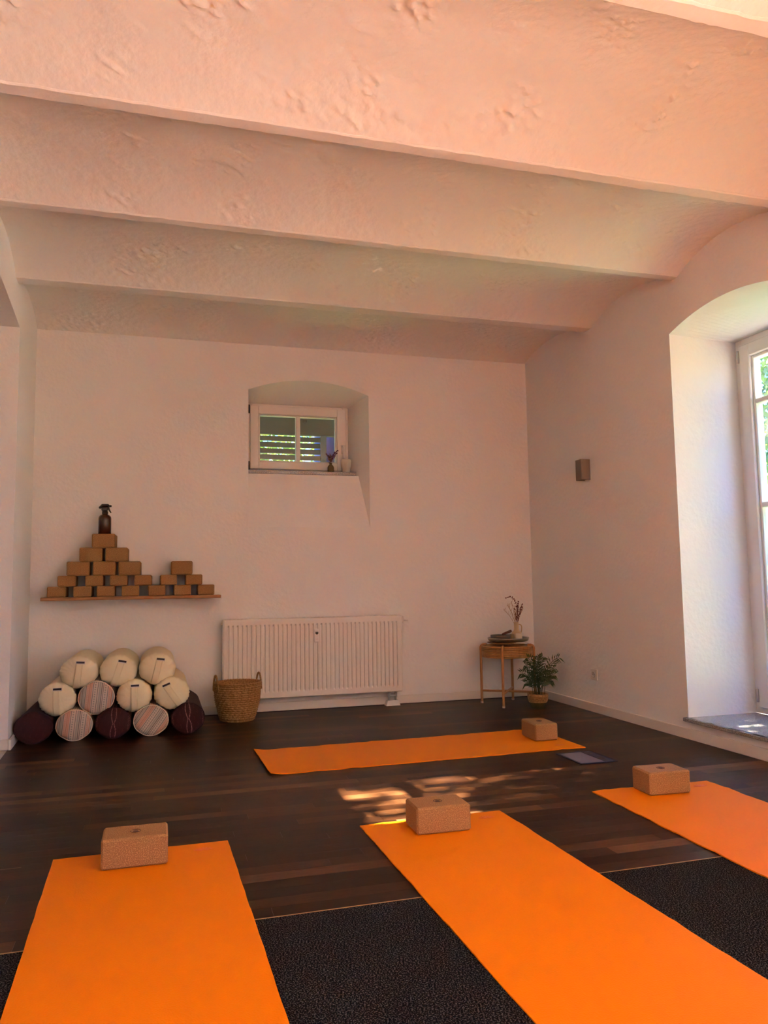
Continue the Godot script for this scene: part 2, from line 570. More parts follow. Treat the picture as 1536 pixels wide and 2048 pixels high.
func ceiling() -> void:
	var ce := structure("ceiling")
	var n1 := FastNoiseLite.new()
	n1.frequency = 2.6
	n1.seed = 3
	var n2 := FastNoiseLite.new()
	n2.frequency = 19.0
	n2.seed = 9
	n2.fractal_octaves = 3
	var n3 := FastNoiseLite.new()
	n3.frequency = 1.9
	n3.seed = 14
	var beams := [[0.99, 1.100], [2.034, 2.107], [2.986, 3.065], [4.009, 4.084], [5.02, 5.10], [6.03, 6.11], [7.04, 7.12], [8.05, 8.13], [9.05, 9.13]]
	var edges := [-0.02]
	for b in beams:
		edges.append(b[0])
		edges.append(b[1])
	edges.append(ZR + 0.02)
	var X0 := -4.12
	var X1 := 0.06
	var flip := 0
	for k in range(0, edges.size() - 1, 2):
		var za: float = edges[k]
		var zb: float = edges[k + 1]
		var fine := zb < 4.6
		var nx := 280 if fine else 60
		var nz := 64 if fine else 16
		var h0 := 2.882 if k == 0 else HB
		var P := []
		for j in nz + 1:
			var t := float(j) / nz
			var z := lerpf(za, zb, t)
			var row := PackedVector3Array()
			for i in nx + 1:
				var x := lerpf(X0, X1, float(i) / nx)
				var y := lerpf(h0, HB, t) + 0.097 * (1.0 - pow(absf(2.0 * t - 1.0), 2.3))
				var fade := minf(1.0, minf(t, 1.0 - t) * 14.0)
				y -= lump(n1, n2, n3, x, z) * (0.35 + 0.65 * fade)
				var zz := z
				if j == 0 and k > 0 or j == nz:
					zz += n2.get_noise_2d(x * 0.6, z * 3.0) * 0.006
				row.append(Vector3(x, y, zz))
			P.append(row)
		var st := SurfaceTool.new()
		st.begin(Mesh.PRIMITIVE_TRIANGLES)
		for j in nz + 1:
			for i in nx + 1:
				var dx: Vector3 = P[j][mini(i + 1, nx)] - P[j][maxi(i - 1, 0)]
				var dz: Vector3 = P[mini(j + 1, nz)][i] - P[maxi(j - 1, 0)][i]
				st.set_normal(dx.cross(dz).normalized())
				st.add_vertex(P[j][i])
		for j in nz:
			for i in nx:
				var a := j * (nx + 1) + i
				for q in [a, a + nx + 1, a + 1, a + 1, a + nx + 1, a + nx + 2]:
					st.add_index(q)
		part("vault", st, M.ceiling, ce, false)
	for b in beams:
		var st := begin()
		var prev := []
		for i in 141:
			var x := lerpf(X0, X1, i / 140.0)
			var ya := -lump(n1, n2, n3, x, b[0]) * 0.35
			var yb := -lump(n1, n2, n3, x, b[1]) * 0.35
			var za: float = b[0] + n2.get_noise_2d(x * 0.6, b[0] * 3.0) * 0.006
			var zb: float = b[1] + n2.get_noise_2d(x * 0.6, b[1] * 3.0) * 0.006
			var cur := [Vector3(x, HB + 0.05, za - 0.004), Vector3(x, HB + ya - 0.001, za), Vector3(x, HB + ya - 0.006, za + 0.008), Vector3(x, HB + yb - 0.006, zb - 0.008), Vector3(x, HB + yb - 0.001, zb), Vector3(x, HB + 0.05, zb + 0.004)]
			if i:
				for e in 5:
					st.set_smooth_group(e + 1)
					quad(st, prev[e], cur[e], cur[e + 1], prev[e + 1], Vector3(0, -1, (e - 2) * 0.9))
			prev = cur
		part("beam", st, M.wall, ce)
	bx("slab", Vector3(-2.9, HW + 0.1, 4.8), Vector3(7.6, 0.2, 11.6), 0, M.wall, ce)

# ---------------------------------------------------------------- windows
func windows() -> void:
	var zs := [[1.994, 0.921], [5.75, 1.4], [7.85, 1.4]]
	for i in 3:
		var w := structure("window_%d" % (i + 1))
		var z0: float = zs[i][0]
		var z1: float = z0 + zs[i][1]
		var y0 := 0.128
		var y1 := 2.502
		var bar := func(n: String, a: float, b: float, c: float, d: float, xa: float, xb: float, par: Node, bev := 0.004) -> void:  # z a..b, y c..d
			bx(n, Vector3((xa + xb) / 2, (c + d) / 2, (a + b) / 2), Vector3(xb - xa, d - c, b - a), bev, M.frame, par)
		bar.call("frame_post", z0, z0 + 0.062, y0, y1, 0.5, 0.585, w)
		bar.call("frame_post", z1 - 0.062, z1, y0, y1, 0.5, 0.585, w)
		bar.call("frame_head", z0 + 0.062, z1 - 0.062, y1 - 0.055, y1, 0.5, 0.585, w)
		bar.call("frame_foot", z0 + 0.062, z1 - 0.062, y0, y0 + 0.05, 0.5, 0.585, w)
		var s := Node3D.new()
		s.name = "casement"
		w.add_child(s)
		var a := z0 + 0.052
		var b := z1 - 0.052
		var c := y0 + 0.04
		var d := y1 - 0.045
		bar.call("stile", a, a + 0.085, c, d, 0.478, 0.56, s, 0.006)
		bar.call("stile", b - 0.085, b, c, d, 0.478, 0.56, s, 0.006)
		bar.call("rail", a + 0.085, b - 0.085, d - 0.085, d, 0.478, 0.56, s, 0.006)
		bar.call("rail", a + 0.085, b - 0.085, c, c + 0.10, 0.478, 0.56, s, 0.006)
		bar.call("glazing_bead", a + 0.085, a + 0.105, c + 0.1, d - 0.085, 0.495, 0.55, s)
		bar.call("glazing_bead", b - 0.105, b - 0.085, c + 0.1, d - 0.085, 0.495, 0.55, s)
		bar.call("glazing_bead", a + 0.105, b - 0.105, d - 0.105, d - 0.085, 0.495, 0.55, s)
		for ym in [2.075, 1.42, 0.77]:
			bar.call("muntin", a + 0.105, b - 0.105, ym - 0.015, ym + 0.015, 0.492, 0.55, s)
		bx("glass_pane", Vector3(0.523, (c + d) / 2, (a + b) / 2), Vector3(0.006, d - c - 0.18, b - a - 0.17), 0, M.glass, s)
		for yh in [0.24, d - 0.07]:
			var st := begin()
			lathe(st, Vector3(0.472, yh - 0.04, a - 0.002), [Vector2(0, 0), Vector2(0.008, 0), Vector2(0.009, 0.02), Vector2(0.009, 0.06), Vector2(0.008, 0.08), Vector2(0, 0.08)], 10)
			part("hinge", st, M.steel, s)
		var st2 := begin()
		box(st2, Vector3(0.235, 0.117, (z0 + z1) / 2), Vector3(0.53, 0.022, z1 - z0 - 0.002), 0.003)
		box(st2, Vector3(-0.0155, 0.117, (z0 + z1) / 2), Vector3(0.031, 0.022, z1 - z0 + 0.03), 0.003)
		part("window_sill", st2, M.granite, w)
	# small window in the back niche
	var w4 := structure("window_4")
	var zf := -0.30
	var fb := func(n: String, xa: float, xb: float, ya: float, yb: float, za: float, zb: float, par: Node) -> void:
		bx(n, Vector3((xa + xb) / 2, (ya + yb) / 2, (za + zb) / 2), Vector3(xb - xa, yb - ya, zb - za), 0.004, M.frame, par)
	fb.call("frame_post", -2.434, -2.375, 1.900, 2.482, zf - 0.06, zf - 0.005, w4)
	fb.call("frame_post", -1.60, -1.548, 1.900, 2.482, zf - 0.06, zf - 0.005, w4)
	fb.call("frame_head", -2.375, -1.60, 2.44, 2.482, zf - 0.06, zf - 0.005, w4)
	fb.call("frame_foot", -2.375, -1.60, 1.900, 1.945, zf - 0.06, zf - 0.005, w4)
	var c4 := Node3D.new()
	c4.name = "casement"
	w4.add_child(c4)
	fb.call("stile", -2.388, -2.318, 1.928, 2.463, zf - 0.045, zf + 0.015, c4)
	fb.call("stile", -1.650, -1.572, 1.928, 2.463, zf - 0.045, zf + 0.015, c4)
	fb.call("rail", -2.318, -1.650, 2.393, 2.463, zf - 0.045, zf + 0.015, c4)
	fb.call("rail", -2.318, -1.650, 1.928, 1.992, zf - 0.045, zf + 0.015, c4)
	fb.call("glazing_bead", -2.318, -2.305, 1.992, 2.393, zf - 0.04, zf + 0.003, c4)
	fb.call("glazing_bead", -1.664, -1.650, 1.992, 2.393, zf - 0.04, zf + 0.003, c4)
	fb.call("glazing_bead", -2.305, -1.664, 2.381, 2.393, zf - 0.04, zf + 0.003, c4)
	fb.call("glazing_bead", -2.305, -1.664, 1.992, 2.004, zf - 0.04, zf + 0.003, c4)
	fb.call("mullion", -2.004, -1.967, 2.004, 2.381, zf - 0.04, zf + 0.008, c4)
	bx("glass_pane", Vector3(-2.154, 2.192, zf - 0.02), Vector3(0.30, 0.377, 0.005), 0, M.glass, c4)
	bx("glass_pane", Vector3(-1.815, 2.192, zf - 0.02), Vector3(0.304, 0.377, 0.005), 0, M.glass, c4)
	for y in [1.955, 2.43]:
		var st := begin()
		lathe(st, Vector3(-2.398, y - 0.035, zf + 0.012), [Vector2(0, 0), Vector2(0.008, 0), Vector2(0.008, 0.07), Vector2(0, 0.07)], 10)
		part("hinge", st, M.dark, c4)
	var hd := begin()
	box(hd, Vector3(-1.606, 2.115, zf + 0.019), Vector3(0.026, 0.075, 0.008), 0.003)
	box(hd, Vector3(-1.606, 2.14, zf + 0.036), Vector3(0.014, 0.014, 0.03), 0.003)
	box(hd, Vector3(-1.602, 2.088, zf + 0.052), Vector3(0.014, 0.115, 0.012), 0.004)
	part("handle", hd, mk(0.85, 0.83, 0.8, 0.3), c4)
	var sl := begin()
	box(sl, Vector3(-1.978, 1.884, -0.225), Vector3(0.912, 0.030, 0.175), 0.003)
	part("window_sill", sl, M.granite, w4)

# ---------------------------------------------------------------- outside
func leaf_mesh(L: float) -> ArrayMesh:
	var st := begin()
	st.set_smooth_group(0)
	var w := L * 0.26
	var p := [Vector3(0, 0, 0), Vector3(-w, 0.10 * L, L * 0.45), Vector3(w, 0.10 * L, L * 0.45), Vector3(0, -0.05 * L, L), Vector3(0, 0.03 * L, L * 0.45)]
	tri(st, p[0], p[1], p[4], Vector3.UP)
	tri(st, p[0], p[4], p[2], Vector3.UP)
	tri(st, p[1], p[3], p[4], Vector3.UP)
	tri(st, p[4], p[3], p[2], Vector3.UP)
	st.generate_normals()
	return st.commit()

func foliage(parent: Node, blobs: Array, count: int, L: float, m: Material) -> void:
	var mm := MultiMesh.new()
	mm.transform_format = MultiMesh.TRANSFORM_3D
	mm.mesh = leaf_mesh(L)
	mm.mesh.surface_set_material(0, m)
	mm.instance_count = count
	for i in count:
		var b: Array = blobs[i % blobs.size()]
		var d := Vector3(rng.randfn(), rng.randfn(), rng.randfn()).normalized()
		var p: Vector3 = b[0] + d * b[1] * pow(rng.randf(), 0.45)
		var B := Basis.from_euler(Vector3(rng.randf_range(-1.2, 1.2), rng.randf() * TAU, rng.randf_range(-1.0, 1.0))).scaled(Vector3.ONE * rng.randf_range(0.7, 1.25))
		mm.set_instance_transform(i, Transform3D(B, p))
	var o := MultiMeshInstance3D.new()
	o.name = "foliage"
	o.multimesh = mm
	o.set_meta("kind", "stuff")
	parent.add_child(o, true)

func outside() -> void:
	var lf := mk(0.06, 0.125, 0.018, 0.55)
	lf.backlight_enabled = true
	lf.backlight = lin(0.14, 0.24, 0.025)
	lf.cull_mode = BaseMaterial3D.CULL_DISABLED
	var bark := mk(0.10, 0.07, 0.045, 0.9)
	var ground := mk(0.45, 0.44, 0.42, 0.95)
	ground.albedo_texture = ntex(0.05, [[0.0, 0.7, 0.7, 0.65], [1.0, 1, 1, 1]], FastNoiseLite.TYPE_SIMPLEX, 4, 256, 81)
	tri3(ground, Vector3(1, 1, 1))
	var yard := structure("ground")
	var lawn := mk(0.055, 0.10, 0.022, 0.95)
	bx("terrace", Vector3(7.65, -0.15, 9.0), Vector3(14.0, 0.3, 10.0), 0, ground, yard)
	bx("lawn", Vector3(7.65, -0.15, -5.5), Vector3(14.0, 0.3, 19.0), 0, lawn, yard)
	bx("lawn", Vector3(-4.5, -0.15, -7.75), Vector3(10.3, 0.3, 14.5), 0, lawn, yard)
	# tree whose leaves dapple the sun in the visible window
	var t1 := thing("garden_tree", "leafy green tree outside the tall arched window", "tree", Vector3(5.6, 0, 2.2))
	var st := begin()
	tube(st, [Vector3(0, 0, 0), Vector3(0.05, 1.5, 0.05), Vector3(-0.1, 3.0, 0), Vector3(-0.3, 4.6, 0.1)], [0.16, 0.13, 0.10, 0.04], 10)
	part("trunk", st, bark, t1)
	foliage(t1, [[Vector3(-1.2, 4.0, 0.5), Vector3(1.1, 1.0, 0.9)], [Vector3(-0.6, 5.2, 0.1), Vector3(1.2, 1.0, 1.0)], [Vector3(-1.9, 3.2, 0.1), Vector3(0.9, 0.75, 0.9)], [Vector3(-0.2, 3.4, -0.6), Vector3(1.1, 1.1, 0.8)]], 6600, 0.15, lf)
	var t2 := thing("garden_tree", "large dense tree far out in the garden shading the shrubs", "tree", Vector3(10.5, 0, -4.6))
	st = begin()
	tube(st, [Vector3(0, 0, 0), Vector3(0.1, 2.0, 0.05), Vector3(-0.1, 4.0, 0), Vector3(0.1, 8.5, 0.1)], [0.28, 0.24, 0.18, 0.06], 10)
	part("trunk", st, bark, t2)
	foliage(t2, [[Vector3(0, 6.6, 0), Vector3(2.2, 2.0, 3.2)], [Vector3(-0.4, 8.2, 0.6), Vector3(2.0, 1.6, 2.6)], [Vector3(-0.6, 5.0, -0.5), Vector3(1.8, 1.6, 2.4)]], 7000, 0.22, lf)
	var t3 := thing("garden_tree", "round leafy tree to the near side of the tall arched window", "tree", Vector3(2.7, 0, 3.95))
	st = begin()
	tube(st, [Vector3(0, 0, 0), Vector3(0.05, 1.0, 0.05), Vector3(-0.05, 2.4, 0), Vector3(0.0, 4.2, 0.1)], [0.12, 0.10, 0.08, 0.03], 10)
	part("trunk", st, bark, t3)
	foliage(t3, [[Vector3(0, 3.5, -0.1), Vector3(1.0, 1.7, 0.7)], [Vector3(0.1, 1.5, 0), Vector3(1.2, 1.4, 0.8)], [Vector3(-0.5, 1.0, 0.6), Vector3(0.9, 0.9, 0.7)]], 6500, 0.15, lf)
	var ch := thing("clipped_hedge", "low clipped green hedge on the terrace edge outside", "hedge", Vector3(1.9, 0, 4.75))
	st = begin()
	tube(st, [Vector3.ZERO, Vector3(0.03, 0.5, 0), Vector3(0, 1.1, 0.05)], [0.05, 0.04, 0.02], 8)
	part("stem", st, bark, ch)
	foliage(ch, [[Vector3(-0.55, 0.85, 0), Vector3(0.5, 0.95, 0.45)], [Vector3(0.0, 0.9, 0.05), Vector3(0.55, 1.0, 0.45)], [Vector3(0.6, 0.9, 0), Vector3(0.55, 1.0, 0.45)], [Vector3(1.2, 0.9, 0), Vector3(0.6, 1.0, 0.45)]], 6000, 0.11, lf)
	var gw := thing("garden_wall", "pale plastered garden wall seen through the tall arched window", "wall", Vector3(7.2, 0, -3.0))
	bx("masonry", Vector3(0, 1.2, 0), Vector3(0.24, 2.4, 13.0), 0.01, mk(0.72, 0.72, 0.70, 0.9), gw)
	bx("coping", Vector3(0, 2.43, 0), Vector3(0.34, 0.06, 13.0), 0.01, mk(0.4, 0.38, 0.35, 0.9), gw)
	# trees seen over the wall through the same window
	var k := 0
	for b in [[Vector3(8.9, 0, -6.4), 7.8], [Vector3(9.0, 0, -9.6), 6.8], [Vector3(3.9, 0, -4.4), 2.9]]:
		var hd := thing("garden_shrub", ["tall sunlit shrub behind the garden wall", "tallest green shrub behind the garden wall, farther back", "green shrub beyond the corner of the house"][k], "shrub", b[0], 0, "shrubs in the garden")
		st = begin()
		tube(st, [Vector3.ZERO, Vector3(0.05, b[1] * 0.4, 0), Vector3(-0.05, b[1] * 0.8, 0.05)], [0.09, 0.07, 0.03], 8)
		part("stem", st, bark, hd)
		foliage(hd, [[Vector3(0, b[1] * 0.62, 0), Vector3(1.3, b[1] * 0.4, 1.5)], [Vector3(0.3, b[1] * 0.35, 0.4), Vector3(1.3, b[1] * 0.34, 1.4)]], 7000, 0.17, lf)
		k += 1
	# covered light well behind the small window
	var dk := mk(0.045, 0.038, 0.028, 0.8)
	var fx := thing("slat_screen", "dark wooden slat screen outside the small high window", "screen", Vector3(-2.2, 1.6, -1.5))
	for i in 11:
		bx("slat", Vector3(-0.05, 0.853 - 0.0305 - i * 0.0625, 0), Vector3(1.4, 0.049, 0.02), 0.002, dk, fx)
	bx("post", Vector3(0.68, 0.26, 0.01), Vector3(0.06, 1.2, 0.05), 0.003, mk(0.10, 0.09, 0.085, 0.8), fx)
	bx("post", Vector3(-0.78, 0.26, 0.01), Vector3(0.06, 1.2, 0.05), 0.003, dk, fx)
	var po := thing("porch_canopy", "dark canopy boards above the slat screen outside", "canopy", Vector3(-2.0, 2.468, -1.5))
	bx("fascia", Vector3(0, 0.243, 0), Vector3(2.6, 0.5, 0.05), 0.004, mk(0.06, 0.052, 0.038, 0.85), po)
	bx("roof", Vector3(0, 0.52, 0.48), Vector3(2.6, 0.06, 1.0), 0.004, dk, po)
	st = begin()
	lathe(st, Vector3(0.29, 0.137, 0.026), [Vector2(0, 0), Vector2(0.024, 0)], 20)
	tube(st, ring_tilt(Vector3(0.29, 0.137, 0.028), 0.022, 20), 0.004, 6, true)
	part("round_vent", st, M.black, po)
	bx("side_board", Vector3(1.2, -0.2, -0.1), Vector3(0.04, 2.8, 2.1), 0.004, dk, po)
	bx("side_board", Vector3(-1.2, -0.5, 0.45), Vector3(0.04, 2.2, 1.0), 0.004, dk, po)
	var bl := thing("blue_bin", "blue plastic barrel behind the slat screen", "barrel", Vector3(-1.38, 0, -2.0))
	st = begin()
	lathe(st, Vector3.ZERO, [Vector2(0, 0), Vector2(0.12, 0), Vector2(0.14, 0.3), Vector2(0.12, 1.0), Vector2(0.14, 1.4), Vector2(0.13, 2.58), Vector2(0.10, 2.62), Vector2(0, 2.62)], 24)
	part("body", st, mk(0.02, 0.04, 0.085, 0.4), bl)
	st = begin()
	lathe(st, Vector3(0, 2.62, 0), [Vector2(0.06, 0), Vector2(0.06, 0.03), Vector2(0, 0.03)], 16)
	part("cap", st, mk(0.08, 0.12, 0.22, 0.4), bl)
	var hb := thing("back_hedge", "bright green hedge behind the slat screen", "hedge", Vector3(-1.9, 0, -4.0))
	st = begin()
	tube(st, [Vector3.ZERO, Vector3(0, 1.5, 0), Vector3(0.1, 2.8, 0)], [0.1, 0.08, 0.03], 8)
	part("stem", st, bark, hb)
	foliage(hb, [[Vector3(0, 2.2, 0), Vector3(1.6, 1.4, 0.8)], [Vector3(0, 3.0, 0), Vector3(1.5, 0.9, 0.7)]], 3500, 0.12, lf)

func ring_tilt(c: Vector3, r: float, n: int) -> Array:
	var a := []
	for k in n:
		a.append(c + Vector3(cos(TAU * k / n) * r, sin(TAU * k / n) * r, 0))
	return a

# ---------------------------------------------------------------- mats and blocks
func yoga_mat(label: String, at: Vector3, turn: float, w: float, l: float, sd: int, group: String, curl := 0.0, mark := Vector2(0.2, 0.08)) -> Node3D:
	var o := thing("yoga_mat", label, "mat", at, turn, group)
	var n := FastNoiseLite.new()
	n.seed = sd
	n.frequency = 3.0
	var nx := int(w / 0.03)
	var nz := int(l / 0.03)
	var T := 0.0045
	var P := []
	for j in nz + 1:
		var row := []
		for i in nx + 1:
			var x := lerpf(-w / 2, w / 2, float(i) / nx)
			var z := l * j / nz
			var long: float = z if l > w else x
			var lift := 0.0012 * (1.0 + n.get_noise_2d(long * 1.4 + sd, 0.0) * 1.0)
			var e := minf(minf(x + w / 2, w / 2 - x), minf(z, l - z))
			lift += maxf(0.0, n.get_noise_2d(x * 2.5 + 9.0, z * 2.5)) * 0.006 * exp(-e / 0.02)
			if curl > 0.0:
				lift += curl * exp(-(x + w / 2) / 0.035)
			var ox := n.get_noise_2d(z * 1.5, sd) * 0.0016 * (1.0 if i == 0 or i == nx else 0.0)
			var oz := n.get_noise_2d(x * 1.5, sd + 40.0) * 0.0016 * (1.0 if j == 0 or j == nz else 0.0)
			row.append(Vector3(x + ox, lift, z + oz))
		P.append(row)
	var st := begin()
	var up := Vector3(0, T, 0)
	for j in nz:
		for i in nx:
			st.set_smooth_group(0)
			quad(st, P[j][i] + up, P[j][i + 1] + up, P[j + 1][i + 1] + up, P[j + 1][i] + up, Vector3.UP)
			st.set_smooth_group(1)
			quad(st, P[j][i], P[j][i + 1], P[j + 1][i + 1], P[j + 1][i], Vector3.DOWN)
	st.set_smooth_group(-1)
	for i in nx:
		quad(st, P[0][i], P[0][i + 1], P[0][i + 1] + up, P[0][i] + up, Vector3(0, 0, -1))
		quad(st, P[nz][i], P[nz][i + 1], P[nz][i + 1] + up, P[nz][i] + up, Vector3(0, 0, 1))
	for j in nz:
		quad(st, P[j][0], P[j + 1][0], P[j + 1][0] + up, P[j][0] + up, Vector3(-1, 0, 0))
		quad(st, P[j][nx], P[j + 1][nx], P[j + 1][nx] + up, P[j][nx] + up, Vector3(1, 0, 0))
	part("sheet", st, M.mat, o)
	# embossed mark near the corner: a fan of small petals
	st = begin()
	for k in 7:
		var a := lerpf(-1.2, 1.2, k / 6.0)
		var B := Basis(Vector3.UP, -a)
		var c := Vector3(mark.x, 0.0072, mark.y)
		box(st, c + B * Vector3(0, 0, -0.022), Vector3(0.007, 0.0008, 0.03), 0.0003, B)
	part("embossed_mark", st, M.mat_mark, o)
	return o

func cork_block(label: String, at: Vector3, turn: float, s: Vector3, group: String, stamp := true) -> Node3D:
	var o := thing("cork_block", label, "yoga block", at, turn, group)
	bx("body", Vector3(0, s.y / 2, 0), s, 0.007, M.cork, o)
	if stamp:
		var st := begin()
		lathe(st, Vector3(0, s.y - 0.0012, 0), [Vector2(0, 0.0016), Vector2(0.010, 0.0016), Vector2(0.0105, 0.001)], 24)
		tube(st, ring_pts(Vector3(0, s.y + 0.0002, 0), 0.0165, 28), 0.0013, 6, true)
		part("stamp", st, M.stamp, o)
	return o

func mats_and_blocks() -> void:
	var g := "orange mats laid out in a row"
	yoga_mat("orange yoga mat at the lower left, nearest the camera", Vector3(-3.1457, 0.0, 3.007), 0.018, 0.61, 1.83, 1, g, 0.0, Vector2(0.21, 0.09))
	yoga_mat("orange yoga mat in the middle of the front row", Vector3(-2.0178, 0.0, 2.989), 0.0125, 0.61, 1.83, 2, g, 0.0, Vector2(0.21, 0.09))
	yoga_mat("orange yoga mat at the right edge, nearest the tall window", Vector3(-0.885, 0.0, 2.8585), -0.0255, 0.61, 1.83, 3, g, 0.0, Vector2(0.21, 0.09))
	yoga_mat("orange yoga mat lying crosswise, far from the camera, facing the row", Vector3(-1.6441, 0.0, 1.4119), 0.0216, 1.83, 0.61, 4, g, 0.010, Vector2(0.80, 0.53))
	for i in 2:
		yoga_mat(["orange yoga mat behind the camera on the left", "orange yoga mat behind the camera by the window"][i], Vector3(-2.0 + i * 0.95, 0.003, 5.95), 0.0, 0.61, 1.83, 10 + i, "orange mats behind the camera")
	var bs := Vector3(0.22, 0.10, 0.155)
	var gb := "cork blocks on the mats"
	cork_block("cork block on the lower left orange mat", Vector3(-3.171, 0.0074, 3.118), 0.0, bs, gb)
	cork_block("cork block on the middle orange mat, beside the sun patches", Vector3(-2.037, 0.0074, 3.117), -0.02, bs, gb)
	cork_block("cork block on the orange mat at the right edge", Vector3(-0.891, 0.0074, 2.948), -0.05, Vector3(0.205, 0.10, 0.15), gb)
	cork_block("cork block on the far crosswise mat, farthest from the camera", Vector3(-0.838, 0.0074, 1.67), PI / 2 - 0.05, Vector3(0.21, 0.10, 0.148), gb)

# ---------------------------------------------------------------- wall shelf with its pyramid of blocks
func shelf() -> void:
	var o := thing("wall_shelf", "narrow wooden wall shelf carrying the cork blocks", "shelf", Vector3(-3.275, 0.879, 0.0))
	bx("board", Vector3(0, 0.0115, 0.108), Vector3(1.235, 0.023, 0.214), 0.003, M.pine, o)
	var ordinal := ["leftmost", "second from left", "third from left", "fourth from left", "fifth from left", "sixth from left", "rightmost"]
	var g := "cork blocks on the wall shelf"
	var zc := 0.106
	var y := 0.9022
	var xs := [-3.792, -3.620, -3.4655, -3.2985, -3.114, -2.935, -2.7635]
	for i in 7:
		cork_block("cork block in the bottom row on the shelf, " + ordinal[i], Vector3(xs[i], y, zc), rng.randf_range(-0.02, 0.02), Vector3(0.121, 0.0765, 0.2), g, false)
	y += 0.0767
	xs = [-3.7275, -3.5425, -3.379, -3.21, -3.033, -2.852]
	for i in 6:
		cork_block("cork block in the second row on the shelf, " + ["leftmost", "second from left", "third from left", "right end of the tall pyramid", "left one of the small pyramid", "right one of the small pyramid"][i], Vector3(xs[i], y, zc), rng.randf_range(-0.02, 0.02), Vector3(0.120, 0.0755, 0.2), g, false)
	y += 0.0757
	xs = [-3.6535, -3.479, -3.304, -2.939]
	for i in 4:
		cork_block(["larger cork block in the third row of the tall pyramid, leftmost", "larger cork block in the third row of the tall pyramid, middle", "larger cork block in the third row of the tall pyramid, rightmost", "larger cork block topping the small right pyramid"][i], Vector3(xs[i], y, zc), rng.randf_range(-0.02, 0.02), Vector3(0.153, 0.0992, 0.2), g, false)
	y += 0.0994
	xs = [-3.568, -3.394]
	for i in 2:
		cork_block("larger cork block in the fourth row of the tall pyramid, " + ["left", "right"][i], Vector3(xs[i], y, zc), rng.randf_range(-0.02, 0.02), Vector3(0.153, 0.0992, 0.2), g, false)
	y += 0.0994
	cork_block("cork block at the very top of the tall pyramid, under the bottle", Vector3(-3.483, y, zc), -0.03, Vector3(0.158, 0.0992, 0.2), g, false)
	y += 0.0994
	# spray bottle
	var b := thing("spray_bottle", "amber spray bottle with black trigger on top of the block pyramid", "bottle", Vector3(-3.484, y, 0.125))
	var st := begin()
	lathe(st, Vector3.ZERO, [Vector2(0, 0), Vector2(0.040, 0), Vector2(0.0445, 0.004), Vector2(0.0445, 0.115), Vector2(0.043, 0.125), Vector2(0.037, 0.136), Vector2(0.026, 0.143), Vector2(0.017, 0.146), Vector2(0.016, 0.152), Vector2(0, 0.152)], 36)
	part("body", st, M.amber, b)
	st = begin()
	lathe(st, Vector3(0, 0.147, 0), [Vector2(0, 0), Vector2(0.021, 0), Vector2(0.021, 0.02), Vector2(0.015, 0.024), Vector2(0.015, 0.03), Vector2(0, 0.03)], 24)
	part("collar", st, M.black, b)
	var head := begin()
	box(head, Vector3(-0.002, 0.186, 0), Vector3(0.046, 0.03, 0.022), 0.006)
	box(head, Vector3(0.0, 0.211, 0), Vector3(0.058, 0.022, 0.024), 0.007)
	box(head, Vector3(-0.030, 0.2, 0), Vector3(0.03, 0.018, 0.018), 0.006, Basis(Vector3(0, 0, 1), 0.75))
	var hd := part("spray_head", head, M.black, b)
	st = begin()
	box(st, Vector3(0.036, 0.207, 0), Vector3(0.018, 0.014, 0.014), 0.003)
	part("nozzle", st, M.black, hd)
	st = begin()
	tube(st, bez(Vector3(0.022, 0.202, 0), Vector3(0.026, 0.178, 0), Vector3(0.042, 0.158, 0), 8), [0.007, 0.007, 0.0065, 0.006, 0.006, 0.0055, 0.005, 0.005, 0.004], 8)
	part("trigger", st, M.black, hd)

# ---------------------------------------------------------------- bolsters
func dome(rho: float, L: float, D: float, p: float) -> float:
	return L - D + D * sqrt(maxf(0.0, 1.0 - pow(minf(rho, 1.0), p)))

func squash(a: float) -> float:   # flattened where the neighbours above and below press
	var d := absf(absf(wrapf(a, -PI, PI)) - PI / 2) - 0.645
	return 0.98 - 0.03 * exp(-d * d / 0.05)

